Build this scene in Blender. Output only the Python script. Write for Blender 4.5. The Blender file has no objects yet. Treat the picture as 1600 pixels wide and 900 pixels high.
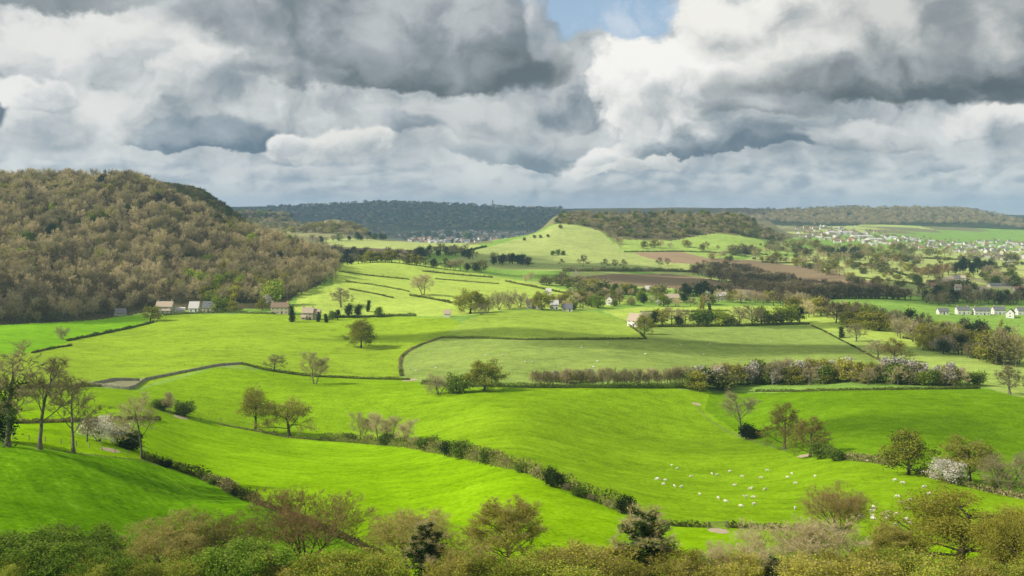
import bpy, math, random
import numpy as np
from math import radians, sin, cos, pi

SC = bpy.context.scene
COL = SC.collection
random.seed(7)
RNG = np.random.default_rng(11)

# ------------------------------------------------------------------ camera
F = 1715.0            # focal length in photo pixels (photo is 1600 wide)
HY = 328.0            # photo row of the true horizon
cam = bpy.data.cameras.new('camera')
cam.sensor_width = 36.0
cam.lens = 36.0 * F / 1600.0
cam.shift_y = -(450.0 - HY) / 1600.0
cam.clip_start = 0.5
cam.clip_end = 60000.0
camo = bpy.data.objects.new('camera', cam)
COL.objects.link(camo)
camo.location = (0, 0, 0)
camo.rotation_euler = (radians(90), 0, 0)
SC.camera = camo

# ------------------------------------------------------------------ render settings
SC.view_settings.view_transform = 'Standard'
SC.view_settings.look = 'None'
SC.view_settings.gamma = 1.0
SC.view_settings.use_curve_mapping = False
SC.view_settings.exposure = 0.35
SC.render.engine = 'CYCLES'
cy = SC.cycles
cy.max_bounces = 4
cy.diffuse_bounces = 2
cy.glossy_bounces = 1
cy.transmission_bounces = 3
cy.volume_bounces = 1
cy.transparent_max_bounces = 12
cy.use_denoising = True
cy.caustics_reflective = False
cy.caustics_refractive = False
cy.sample_clamp_indirect = 4.0

# ------------------------------------------------------------------ sun
SUN_EL = radians(37)
SUN_AZ = radians(-106)          # measured from straight ahead (+Y) towards the right (+X)
SUNV = np.array([cos(SUN_EL) * sin(SUN_AZ), cos(SUN_EL) * cos(SUN_AZ), sin(SUN_EL)])
sl = bpy.data.lights.new('sun', 'SUN')
sl.energy = 4.2
sl.angle = radians(0.5)
sl.color = (1.0, 0.94, 0.84)
so = bpy.data.objects.new('sun', sl)
COL.objects.link(so)
from mathutils import Vector
so.rotation_euler = Vector(SUNV).to_track_quat('Z', 'Y').to_euler()
so.location = (-600, 100, 700)

# ------------------------------------------------------------------ node expression helper
class E:
    """a scalar (or vector) socket with arithmetic"""
    tree = None
    def __init__(s, v): s.v = v
    @staticmethod
    def math(op, *a, clamp=False):
        n = E.tree.nodes.new('ShaderNodeMath'); n.operation = op; n.use_clamp = clamp
        for i, x in enumerate(a):
            if isinstance(x, E):
                if isinstance(x.v, (int, float)): n.inputs[i].default_value = x.v
                else: E.tree.links.new(x.v, n.inputs[i])
            else: n.inputs[i].default_value = float(x)
        return E(n.outputs[0])
    def __add__(s, o): return E.math('ADD', s, o)
    __radd__ = __add__
    def __sub__(s, o): return E.math('SUBTRACT', s, o)
    def __rsub__(s, o): return E.math('SUBTRACT', o, s)
    def __mul__(s, o): return E.math('MULTIPLY', s, o)
    __rmul__ = __mul__
    def __truediv__(s, o): return E.math('DIVIDE', s, o)
    def __pow__(s, o): return E.math('POWER', s, o)
def esmooth(x, a, b):
    n = E.tree.nodes.new('ShaderNodeMapRange'); n.interpolation_type = 'SMOOTHSTEP'
    E.tree.links.new(x.v, n.inputs[0])
    if a <= b:
        n.inputs[1].default_value = a; n.inputs[2].default_value = b; n.inputs[3].default_value = 0; n.inputs[4].default_value = 1
    else:
        n.inputs[1].default_value = b; n.inputs[2].default_value = a; n.inputs[3].default_value = 1; n.inputs[4].default_value = 0
    return E(n.outputs[0])
def emix(f, a, b):
    n = E.tree.nodes.new('ShaderNodeMix'); n.data_type = 'RGBA'; n.clamp_factor = True
    for sock, x in ((n.inputs['Factor'], f), (n.inputs[6], a), (n.inputs[7], b)):
        if isinstance(x, E): E.tree.links.new(x.v, sock)
        elif isinstance(x, (int, float)): sock.default_value = x
        else: sock.default_value = (x[0], x[1], x[2], 1)
    return E(n.outputs[2])
def ecomb(x, y, z):
    n = E.tree.nodes.new('ShaderNodeCombineXYZ')
    for i, q in enumerate((x, y, z)):
        if isinstance(q, E): E.tree.links.new(q.v, n.inputs[i])
        else: n.inputs[i].default_value = q
    return E(n.outputs[0])
def enoise(vec, scale, detail=4, rough=0.5, lac=2.0, dist=0.0, color=False, dims=None):
    dims = dims or ('2D' if E.tree.name.startswith('cloudy_sky') else '3D')
    n = E.tree.nodes.new('ShaderNodeTexNoise'); n.noise_dimensions = dims
    if vec is not None: E.tree.links.new(vec.v, n.inputs['Vector'])
    n.inputs['Scale'].default_value = scale; n.inputs['Detail'].default_value = detail
    n.inputs['Roughness'].default_value = rough; n.inputs['Lacunarity'].default_value = lac
    n.inputs['Distortion'].default_value = dist
    return E(n.outputs['Color' if color else 'Fac'])
def esep(v):
    n = E.tree.nodes.new('ShaderNodeSeparateXYZ'); E.tree.links.new(v.v, n.inputs[0])
    return E(n.outputs[0]), E(n.outputs[1]), E(n.outputs[2])
def srgb(r, g, b):
    f = lambda c: (c / 255 / 12.92) if c / 255 <= 0.04045 else ((c / 255 + 0.055) / 1.055) ** 2.4
    return (f(r), f(g), f(b))

# ------------------------------------------------------------------ world: blue sky and broken cumulus
EXPO = 2 ** SC.view_settings.exposure
W = bpy.data.worlds.new('World'); SC.world = W; W.use_nodes = True
nt = bpy.data.node_groups.new('cloudy_sky', 'ShaderNodeTree'); E.tree = nt      # built unlinked, plugged in at the end
nt.interface.new_socket('Color', in_out='OUTPUT', socket_type='NodeSocketColor')
gout = nt.nodes.new('NodeGroupOutput')
sky = nt.nodes.new('ShaderNodeTexSky'); sky.sky_type = 'NISHITA'; sky.sun_disc = False
sky.sun_elevation = SUN_EL; sky.sun_rotation = SUN_AZ
sky.altitude = 200; sky.air_density = 1.0; sky.dust_density = 1.2; sky.ozone_density = 1.5
tc = nt.nodes.new('ShaderNodeTexCoord'); D = E(tc.outputs['Generated'])
dx, dy, dz = esep(D)
az = E.math('ARCTAN2', dx, dy)
el = dz / E.math('SQRT', E.math('MAXIMUM', dx * dx + dy * dy, 1e-5))
def cl(r, g, b):                      # a cloud radiance from the sRGB value it shows
    c = srgb(r, g, b); return tuple(10.0 * x / EXPO for x in c)
def vmath(op, *a):
    n = nt.nodes.new('ShaderNodeVectorMath'); n.operation = op
    for i, x in enumerate(a):
        if isinstance(x, E): nt.links.new(x.v, n.inputs[i])
        else: n.inputs[i].default_value = x
    return E(n.outputs['Value' if op in ('LENGTH', 'DOT_PRODUCT') else 0])
def off(v, o): return vmath('ADD', v, o)
PV = ecomb(az, E.math('ARCSINE', dz) * 1.25, 0.0)
def evor(vec, scale, detail=3, rough=.5):
    n = nt.nodes.new('ShaderNodeTexVoronoi'); n.voronoi_dimensions = '2D'; n.feature = 'SMOOTH_F1' if detail == 0 else 'F1'; n.normalize = True
    nt.links.new(vec.v, n.inputs['Vector']); n.inputs['Scale'].default_value = scale; n.inputs['Detail'].default_value = detail; n.inputs['Roughness'].default_value = rough
    return E(n.outputs['Distance'])
wv = enoise(off(PV, (9.3, 4.2, 1.1)), 6.5, 6, 0.60, color=True)
W0 = vmath('SUBTRACT', wv, (0.5, 0.5, 0.5))
PW = vmath('MULTIPLY_ADD', W0, (.10, .08, 0), PV)              # gently warped sky coordinates
n_big = enoise(PV, 5.5, 5, 0.52)
n_bigs = enoise(off(PV, (-0.030, 0.036, 0)), 5.5, 4, 0.50)
puff = evor(PW, 15.0, 4, .58)
puffs = evor(off(PW, (-.011, .014, 0)), 16.0, 2, .5)
n_med = 1.0 - puff * 1.25
relief = (n_big - n_bigs) * 1.6 + (puffs - puff) * 1.35        # >0 on the sunlit upper left of billows
mott = (n_med - 0.5) * 0.35 + (n_big - 0.5) * 0.7
edge = (0.5 - n_med) * 0.55
tone = E.math('ADD', E(0.48), relief * 1.0 + mott * 0.7, clamp=True)
low = esmooth(el, 0.10, 0.0)
gen = emix(tone, cl(128, 141, 151), cl(222, 224, 222))
gen = emix(low * 0.6, gen, emix(tone, cl(158, 171, 183), cl(212, 216, 218)))
cover = esmooth(n_big * 0.65 + n_med * 0.35 + low * 0.25, 0.26, 0.38)
skyE = E(sky.outputs[0])
AE = ecomb(az, el, 0.0)
def dirpt(px, py):
    a = math.atan((px - 800) / F); return a, (HY - py) / F * cos(a)
WARPED = {}
def ellipse(px, py, rx, ry, warp, lowk=1.0):
    a0, e0 = dirpt(px, py)
    k = cos(a0)
    sx, sy = rx / F * k * k, ry / F * k
    warp = round(warp / 15) * 15
    if warp not in WARPED:
        WARPED[warp] = vmath('MULTIPLY_ADD', W0, (5.2 * warp / F, 4.2 * warp / F, 0), AE)
    q = vmath('MULTIPLY_ADD', WARPED[warp], (1 / sx, 1 / sy, 0), (-a0 / sx, -e0 / sy, 0))
    r = vmath('LENGTH', vmath('MAXIMUM', q, vmath('MULTIPLY', q, (1, -lowk, 0)))) if lowk != 1.0 else vmath('LENGTH', q)
    return q, r
q, rho = ellipse(955, 10, 135, 62, 45)
gap = esmooth(rho + edge, 1.15, 0.8)
cover = cover * (1.0 - gap * 0.97)
skyc = emix(cover, emix(0.22, skyE, cl(190, 205, 222)), gen)
skyc = emix(gap * esmooth(n_big, 0.5, 0.7) * 0.6, skyc, cl(215, 222, 230))
# rows of small far cumulus over the horizon
PL = vmath('MULTIPLY_ADD', W0, (.05, .03, 0), vmath('MULTIPLY', PV, (1.0, 1.7, 0)))
pl = evor(PL, 26.0, 3, .5); pls = evor(off(PL, (-.007, .010, 0)), 26.0, 2, .5)
lowb = esmooth(el, 0.060, 0.030)
tl = E.math('ADD', E(.50), (pls - pl) * 1.3 + (n_big - .5) * 1.6 + (n_med - .5) * .5, clamp=True)
skyc = emix(lowb * 0.7, skyc, emix(esmooth(tl, .15, .85), cl(150, 164, 178), cl(222, 224, 223)))
# cloud list: x, y, rx, ry, warp, low-squeeze, soft, dark rgb, bright rgb, light bias, contrast, alpha, tilt
CL = [
 # far low banks near the horizon
 (460, 272, 150, 14, 18, 2.2, .35, (146,159,172), (220,221,219), .55, .8, .8, 0),
 # middle distance cumulus
 (520, 236, 108, 40, 30, 2.4, .22, (152,163,172), (234,233,228), .66, .8, .95, 0),
 (770, 195, 160, 60, 40, 2.2, .28, (142,154,164), (208,210,210), .52, .8, .92, 0),
 (325, 220, 125, 38, 30, 2.8, .20, (100,118,134), (172,182,189), .26, .8, .97, 0),
 (640, 204, 44, 26, 34, 1.6, .30, (120,134,146), (186,193,198), .34, .9, .85, 0),
 (815, 248, 125, 30, 26, 2.8, .22, (122,137,150), (188,195,200), .34, .8, .95, 0),
 (985, 254, 105, 32, 26, 2.4, .22, (158,168,176), (238,236,231), .70, .8, .95, 0),
 (1135, 236, 145, 36, 30, 3.0, .22, (104,120,134), (192,199,203), .28, .9, .97, 0),
 (1345, 220, 95, 34, 26, 2.4, .24, (136,149,159), (218,219,218), .52, .9, .9, 0),
 (1460, 262, 48, 13, 14, 2.2, .30, (150,162,174), (208,212,215), .42, .8, .85, 0),
 (1560, 186, 85, 36, 26, 2.2, .26, (152,163,171), (236,235,231), .66, .8, .9, 0),
 (90, 178, 150, 76, 45, 1.5, .36, (158,168,176), (230,230,227), .64, .8, .88, 0),
 (-10, 160, 34, 62, 15, 1.0, .24, (92,108,122), (138,150,160), .25, .6, .97, 0),
 (110, 72, 250, 75, 50, 1.6, .38, (178,185,190), (236,235,231), .72, .8, .88, 0),
 (90, -12, 190, 36, 34, 2.0, .40, (126,136,141), (186,191,193), .30, .6, .9, 0),
 (300, 130, 110, 50, 40, 1.6, .40, (150,160,167), (226,226,223), .60, .9, .75, 0),
 (60, 150, 60, 34, 24, 1.8, .2, (160,170,178), (240,239,235), .66, 1.0, .9, 0),
 (270, 112, 70, 34, 28, 1.8, .24, (158,168,175), (236,235,231), .62, 1.0, .85, 0),
 (450, 226, 34, 22, 14, 1.8, .2, (176,184,190), (242,240,236), .7, 1.0, .92, 0),
 (930, 244, 30, 20, 14, 1.8, .2, (176,184,190), (244,242,238), .7, 1.0, .92, 0),
 # big bright cumulus right of centre, with grey flank on its left
 (905, 158, 82, 62, 30, 1.8, .20, (118,132,144), (208,211,212), .38, .8, .98, 0),
 (1075, 150, 155, 100, 38, 1.6, .18, (146,157,165), (250,248,243), .60, 1.0, .99, 0),
 (1240, 45, 185, 88, 40, 1.5, .24, (160,167,170), (244,242,236), .60, .9, .97, 0),
 (1480, 30, 240, 78, 45, 1.6, .30, (140,148,152), (214,214,211), .46, .8, .97, 0),
 # the two great dark bases
 (570, 40, 300, 112, 50, 1.7, .26, (120,131,138), (190,195,198), .44, .8, .97, 0),
 (680, 116, 190, 56, 34, 3.0, .34, (97,108,114), (158,166,171), .22, .8, .98, 0),
 (470, 120, 110, 24, 26, 2.2, .5, (110,121,128), (172,179,183), .38, .8, .7, 0),
 (842, 45, 24, 62, 20, 1.3, .30, (150,160,168), (224,226,227), .55, .8, .85, 0),
 (1400, 140, 270, 60, 34, 3.0, .36, (93,104,110), (174,180,182), .22, .8, .98, 0),
 (1580, 105, 110, 44, 30, 2.4, .4, (90,100,106), (160,167,170), .22, .8, .9, 0),
 (1190, 172, 90, 28, 30, 2.2, .5, (112,124,132), (180,186,190), .34, .8, .75, 0),
]
relief2 = relief * 0.85 + mott * 0.35
relief1 = relief * 0.5 + mott * 0.35
for (px, py, rx, ry, wp, lk, soft, dk, br, bias, con, al, tilt) in CL:
    q, rho = ellipse(px, py, rx, ry, wp, lk)
    m = esmooth(rho + edge, 1.0 + soft * 0.5, 1.0 - soft)
    if al < 0.9: m = m * al
    t = E.math('ADD', vmath('DOT_PRODUCT', q, (-0.14 * con, 0.42 * con, 0)), relief2 if con > .75 else relief1)
    t = esmooth(t, -bias, 1.0 - bias)
    skyc = emix(m, skyc, emix(t, cl(*dk), cl(*br)))
q, rho = ellipse(958, 14, 112, 52, 30)                          # the blue gap itself, ragged, with wisps in it
gap2 = esmooth(rho + edge * 1.2, 1.06, 0.86)
blue = emix(0.28, skyE, cl(184, 206, 232))
skyc = emix(gap2, skyc, emix(esmooth(n_med * .6 + n_big * .4, .46, .70) * .55, blue, cl(222, 228, 234)))
hz = esmooth(el, 0.030, -0.004)                                # air near the horizon
skyc = emix(hz * 0.72, skyc, cl(196, 206, 215))
nt.links.new(skyc.v, gout.inputs[0])
wt = W.node_tree; wt.nodes.clear()
wout = wt.nodes.new('ShaderNodeOutputWorld'); bgn = wt.nodes.new('ShaderNodeBackground')
grp = wt.nodes.new('ShaderNodeGroup'); grp.node_tree = nt
bgn.inputs['Strength'].default_value = 0.1
wt.links.new(grp.outputs[0], bgn.inputs['Color']); wt.links.new(bgn.outputs[0], wout.inputs[0])
W.cycles.sampling_method = 'NONE'
# ================================================================== terrain
# height profiles: photo column -> (forward distance Y in m, photo row y the ground shows at that distance)
NEAR = [(1.0, None, -1.7), (12, None, -6.0), (35, None, -16.0), (70, None, -31.0), (105, None, -42.0)]
FARL = [(2700, 380), (3600, 379), (5000, 361), (5400, 357), (5900, 352), (6900, 327), (7600, 326), (9000, 333), (14000, 337), (30000, 332)]
FARR = [(14000, 337), (30000, 332)]
PROF = {
 -500: [(140,880),(215,690),(300,645),(420,600),(520,565),(640,535),(760,508),(850,470),(1000,380),(1150,306),(1250,289),(1400,288),(1800,300),(2600,330),(4000,345),(7000,330),(14000,335),(30000,331)],
 0:    [(140,880),(180,772),(215,692),(300,645),(420,602),(520,567),(640,536),(760,509),(850,474),(1000,384),(1120,312),(1230,286),(1400,287),(1800,305),(2600,340),(4000,350),(7000,330),(14000,335),(30000,331)],
 200:  [(140,905),(190,800),(232,717),(330,652),(450,607),(560,572),(700,530),(800,504),(845,490),(900,466),(1000,398),(1120,318),(1220,287),(1350,289),(1800,312),(2600,345),(4000,352),(7000,328),(14000,335),(30000,331)],
 300:  [(145,900),(205,800),(250,740),(340,690),(450,628),(545,573),(700,527),(800,501),(848,489),(900,466),(1000,410),(1110,355),(1180,333),(1290,338),(1500,303),(1620,306),(2000,330),(2600,350),(4000,352),(6900,327),(9000,333),(14000,335),(30000,331)],
 370:  [(150,893),(215,785),(290,727),(400,673),(480,614),(540,575),(700,525),(800,502),(850,489),(900,468),(1000,420),(1110,371),(1170,363),(1280,368),(1450,347),(1560,355),(1900,385),(2600,358),(3200,337),(3600,335),(4200,348),(5400,352),(6900,327),(7600,326),(9000,333),(14000,337),(30000,332)],
 450:  [(150,890),(215,795),(290,735),(410,680),(480,622),(550,581),(700,530),(800,502),(850,490),(900,475),(1000,432),(1080,396),(1150,390),(1280,402),(1600,402),(1900,388),(2300,366),(2600,362),(3200,342),(3700,340),(4200,352),(5400,354),(6900,327),(7600,326),(9000,333),(14000,337),(30000,332)],
 520:  [(150,888),(210,805),(285,740),(410,684),(490,620),(570,581),(700,533),(800,504),(850,491),(900,473),(960,452),(1040,424),(1100,412),(1200,415),(1500,404),(1900,389),(2150,372),(2320,350),(2420,341),(2520,347),(2800,365),(3600,374),(5000,362),(5400,358),(5900,350),(6900,327),(7600,326),(9000,333),(14000,337),(30000,332)],
 600:  [(150,885),(205,815),(280,745),(400,690),(500,612),(580,582),(700,532),(800,505),(850,492),(900,476),(1000,449),(1130,420),(1250,405),(1330,405),(1500,402),(1900,386),(2200,377),(2400,374),(2800,378)] + FARL[1:],
 700:  [(150,880),(200,812),(262,752),(315,713),(400,670),(480,613),(570,581),(640,548),(720,520),(790,497),(850,488),(900,478),(1000,457),(1150,432),(1280,412),(1380,408),(1600,398),(1900,387),(2300,380),(2700,381)] + FARL[1:],
 800:  [(150,878),(190,805),(235,740),(290,704),(380,655),(480,608),(560,570),(640,541),(720,516),(800,492),(900,478),(1000,463),(1150,442),(1350,422),(1500,412),(1650,401),(1800,388),(1950,376),(2080,371),(2400,379)] + FARL[1:],
 840:  [(150,879),(190,809),(235,747),(295,713),(382,664),(480,610),(560,572),(640,543),(720,518),(800,495),(900,479),(1000,465),(1150,444),(1350,423),(1500,413),(1650,401),(1800,388),(1950,374),(2080,364),(2200,362),(2500,370)] + FARL[1:],
 870:  [(150,880),(190,812),(235,752),(300,720),(385,670),(480,611),(560,574),(640,544),(720,519),(800,497),(900,480),(1000,466),(1150,446),(1350,424),(1500,414),(1600,408),(1750,393),(1900,373),(2050,356),(2150,350),(2240,339),(2330,335),(2550,336),(2800,360)] + FARL[1:],
 950:  [(150,883),(200,812),(250,765),(310,732),(390,685),(490,607),(560,576),(640,547),(730,521),(800,503),(900,483),(1000,469),(1150,449),(1350,428),(1500,417),(1600,409),(1750,394),(1950,371),(2100,351),(2250,337),(2450,335),(2900,352),(3600,374)] + FARL[2:],
 1050: [(150,886),(212,812),(300,750),(370,712),(440,668),(510,606),(560,580),(640,551),(740,521),(800,509),(900,487),(1000,472),(1150,453),(1350,434),(1500,422),(1650,410),(1800,396),(1950,382),(2100,361),(2280,339),(2450,334),(2900,350),(3600,372)] + FARL[2:],
 1150: [(150,890),(214,815),(300,755),(360,718),(430,684),(500,632),(540,604),(640,562),(760,522),(850,502),(950,482),(1100,463),(1300,444),(1500,428),(1700,412),(1900,395),(2050,378),(2200,357),(2350,341),(2480,337),(2900,352),(3500,365),(4300,350),(5000,332),(5600,327),(6900,327),(9000,333),(14000,337),(30000,332)],
 1230: [(150,892),(216,812),(290,755),(350,716),(420,672),(490,628),(540,600),(640,561),(740,530),(850,505),(950,487),(1100,468),(1300,450),(1500,434),(1700,418),(1900,404),(2100,388),(2300,377),(2450,373),(2800,376),(3300,366),(3800,358),(4200,347),(4700,332),(5000,328),(5600,330),(9000,334),(14000,337),(30000,332)],
 1350: [(150,895),(220,802),(280,742),(340,702),(420,648),(500,607),(560,582),(640,557),(720,533),(800,513),(900,493),(1050,472),(1200,457),(1350,443),(1500,428),(1700,412),(1950,400),(2300,387),(2800,377),(3300,367),(3900,357),(4300,346),(4800,326),(5200,325),(6500,332),(9000,334),(14000,337),(30000,332)],
 1480: [(150,895),(210,815),(270,752),(330,712),(420,650),(490,609),(560,586),(650,559),(760,530),(880,505),(1000,486),(1150,465),(1300,449),(1500,432),(1750,416),(2000,406),(2400,395),(2900,385),(3500,372),(4000,360),(4400,346),(4900,326),(5300,325),(6500,333),(9000,334),(14000,337),(30000,332)],
 1600: [(150,895),(190,832),(260,772),(330,724),(420,655),(480,617),(560,591),(660,562),(800,524),(950,495),(1100,473),(1300,451),(1600,428),(2000,411),(2600,396),(3300,381),(3900,368),(4300,355),(4700,345),(5200,346),(6500,340),(9000,336),(14000,337),(30000,332)],
 2100: [(150,895),(190,840),(260,780),(330,735),(420,662),(480,625),(560,596),(660,565),(800,526),(950,497),(1100,475),(1300,453),(1600,430),(2000,412),(2600,397),(3300,383),(3900,374),(4700,366),(6500,349),(9000,339),(14000,337),(30000,332)],
}
def pchip(x, y, xi):
    h = np.diff(x); d = np.diff(y) / h
    m = np.zeros_like(y)
    for i in range(1, len(x) - 1):
        if d[i - 1] * d[i] > 0:
            w1, w2 = 2 * h[i] + h[i - 1], h[i] + 2 * h[i - 1]
            m[i] = (w1 + w2) / (w1 / d[i - 1] + w2 / d[i])
    m[0], m[-1] = d[0], d[-1]
    k = np.clip(np.searchsorted(x, xi) - 1, 0, len(x) - 2)
    t = (xi - x[k]) / h[k]
    return ((1 + 2 * t) * (1 - t) ** 2 * y[k] + t * (1 - t) ** 2 * h[k] * m[k] + t * t * (3 - 2 * t) * y[k + 1] + t * t * (t - 1) * h[k] * m[k + 1])

NU, NV = 620, 760
PXG = np.concatenate([np.linspace(-900, -60, 40, endpoint=False), np.linspace(-60, 1660, NU - 80), np.linspace(1664, 2500, 40)])
UG = (PXG - 800) / F
YG = np.exp(np.concatenate([np.linspace(np.log(1.0), np.log(130), 40, endpoint=False), np.linspace(np.log(130), np.log(2600), NV - 200, endpoint=False), np.linspace(np.log(2600), np.log(12000), 160)]))
LG = np.log(YG)
pxs = sorted(PROF)
cols = []
for p in pxs:
    pts = [(a, c) for a, b, c in NEAR] + [(a, -(b - HY) / F * a) for a, b in PROF[p]]
    x = np.log(np.array([a for a, _ in pts])); y = np.array([c for _, c in pts])
    # interpolate slope-to-horizon (z/Y) for smooth perspective
    cols.append(pchip(x, y / np.exp(x), LG))
cols = np.array(cols)                                   # columns x rows, z/Y
SL = np.zeros((len(PXG), len(YG)))
pxa = np.array(pxs, float)
pcl = np.clip(PXG, pxa[0], pxa[-1])
for j in range(len(YG)):
    SL[:, j] = pchip(pxa, cols[:, j], pcl)
# smooth across columns: widely on the near slopes, narrowly on the far hills
def smooth_cols(A, half):
    k = np.exp(-np.linspace(-2.2, 2.2, 2 * half + 1) ** 2); k /= k.sum()
    p = np.pad(A, ((half, half), (0, 0)), mode='edge')
    return sum(k[i] * p[i:i + A.shape[0]] for i in range(2 * half + 1))
wn = np.clip((900 - YG) / 300, 0, 1)[None, :]
SL = smooth_cols(SL, 40) * wn + smooth_cols(SL, 9) * (1 - wn)
ker = np.exp(-np.linspace(-2, 2, 11) ** 2); ker /= ker.sum()
pad = np.pad(SL, ((0, 0), (5, 5)), mode='edge')
SL = sum(ker[i] * pad[:, i:i + SL.shape[1]] for i in range(11))
ZG = SL * YG[None, :]
XG = UG[:, None] * YG[None, :]
YY = np.broadcast_to(YG[None, :], XG.shape)

def vnoise(x, y, s, seed=0):
    """smooth value noise, vectorised"""
    x = x / s + 1000.3 + seed * 17.7; y = y / s + 1000.7 + seed * 5.1
    xi, yi = np.floor(x).astype(np.int64), np.floor(y).astype(np.int64)
    fx, fy = x - xi, y - yi
    fx = fx * fx * (3 - 2 * fx); fy = fy * fy * (3 - 2 * fy)
    def h(a, b):
        n = (a * 374761393 + b * 668265263 + seed * 1442695) & 0x7fffffff
        n = ((n ^ (n >> 13)) * 1274126177) & 0x7fffffff
        return ((n ^ (n >> 16)) & 0xffff) / 65535.0
    return (h(xi, yi) * (1 - fx) + h(xi + 1, yi) * fx) * (1 - fy) + (h(xi, yi + 1) * (1 - fx) + h(xi + 1, yi + 1) * fx) * fy
ZG = ZG + (vnoise(XG, YY, 60, 1) - .5) * 2.2 * np.clip((YY - 120) / 200, 0, 1) + (vnoise(XG, YY, 17, 2) - .5) * 0.5 * np.clip((YY - 60) / 100, 0, 1)
ZG = ZG + (vnoise(XG, YY, 5, 3) - .5) * 0.12
ZG = ZG + ((vnoise(XG, YY * .3, 900, 21) - .5) * 36 + (vnoise(XG, YY * .3, 350, 22) - .5) * 16) * np.clip((YY - 4600) / 1200, 0, 1) * np.clip((9500 - YY) / 1500, 0, 1)
px_ = 800 + F * XG / YY
ZG = ZG + (np.exp(-((px_ - 580) / 120) ** 2) * 20 - np.exp(-((px_ - 830) / 70) ** 2) * 8 + np.exp(-((px_ - 1420) / 90) ** 2) * 10) * np.clip((YY - 5600) / 1000, 0, 1) * np.clip((9500 - YY) / 1500, 0, 1)

def _gi(X, Y):
    X = np.asarray(X, float); Y = np.asarray(Y, float)
    fu = np.interp(X / Y, UG, np.arange(len(UG))); fv = np.interp(np.log(Y), LG, np.arange(len(LG)))
    i = np.clip(fu.astype(int), 0, len(UG) - 2); j = np.clip(fv.astype(int), 0, len(LG) - 2)
    return i, j, fu - i, fv - j
def gz(X, Y):
    """ground height at X, Y"""
    i, j, a, b = _gi(X, Y)
    return (ZG[i, j] * (1 - a) + ZG[i + 1, j] * a) * (1 - b) + (ZG[i, j + 1] * (1 - a) + ZG[i + 1, j + 1] * a) * b
JV0 = int(np.searchsorted(YG, 125))
def hit(px, py, ymin=None):
    """where the sight line through photo pixel (px, py) meets the ground"""
    u = (px - 800) / F; s = -(py - HY) / F
    ys = YG[JV0:]
    if ymin: ys = ys[ys >= ymin]
    z = gz(u * ys, ys) / ys
    k = np.nonzero(z >= s)[0]
    if len(k) == 0: k = [int(np.argmax(z))]
    k = k[0]
    if k > 0:
        t = (s - z[k - 1]) / max(z[k] - z[k - 1], 1e-9); t = min(max(t, 0), 1)
        y = ys[k - 1] + t * (ys[k] - ys[k - 1])
    else: y = ys[k]
    return float(u * y), float(y), float(gz(u * y, y))
def at(px, Y):
    u = (px - 800) / F; return float(u * Y), float(Y), float(gz(u * Y, Y))

# ------------------------------------------------------------------ materials
def newmat(name):
    m = bpy.data.materials.new(name); m.use_nodes = True
    t = m.node_tree; t.nodes.clear(); E.tree = t
    o = t.nodes.new('ShaderNodeOutputMaterial')
    return m, t, o
def principled(t, o, col, rough=0.9, spec=0.1, normal=None):
    p = t.nodes.new('ShaderNodeBsdfPrincipled')
    if isinstance(col, E): t.links.new(col.v, p.inputs['Base Color'])
    else: p.inputs['Base Color'].default_value = (*col, 1)
    if isinstance(rough, E): t.links.new(rough.v, p.inputs['Roughness'])
    else: p.inputs['Roughness'].default_value = rough
    p.inputs['Specular IOR Level'].default_value = spec
    if normal is not None: t.links.new(normal.v, p.inputs['Normal'])
    if o is not None: t.links.new(p.outputs[0], o.inputs[0])
    return p
def bump(t, h, strength, dist):
    b = t.nodes.new('ShaderNodeBump'); b.inputs['Strength'].default_value = strength; b.inputs['Distance'].default_value = dist
    t.links.new(h.v, b.inputs['Height']); return E(b.outputs[0])
def mulc(c, f):
    n = E.tree.nodes.new('ShaderNodeVectorMath'); n.operation = 'SCALE'
    E.tree.links.new(c.v, n.inputs[0])
    if isinstance(f, E): E.tree.links.new(f.v, n.inputs['Scale'])
    else: n.inputs['Scale'].default_value = f
    return E(n.outputs[0])
def vmul(c, v3):
    n = E.tree.nodes.new('ShaderNodeVectorMath'); n.operation = 'MULTIPLY'
    E.tree.links.new(c.v, n.inputs[0]); n.inputs[1].default_value = v3
    return E(n.outputs[0])

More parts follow.
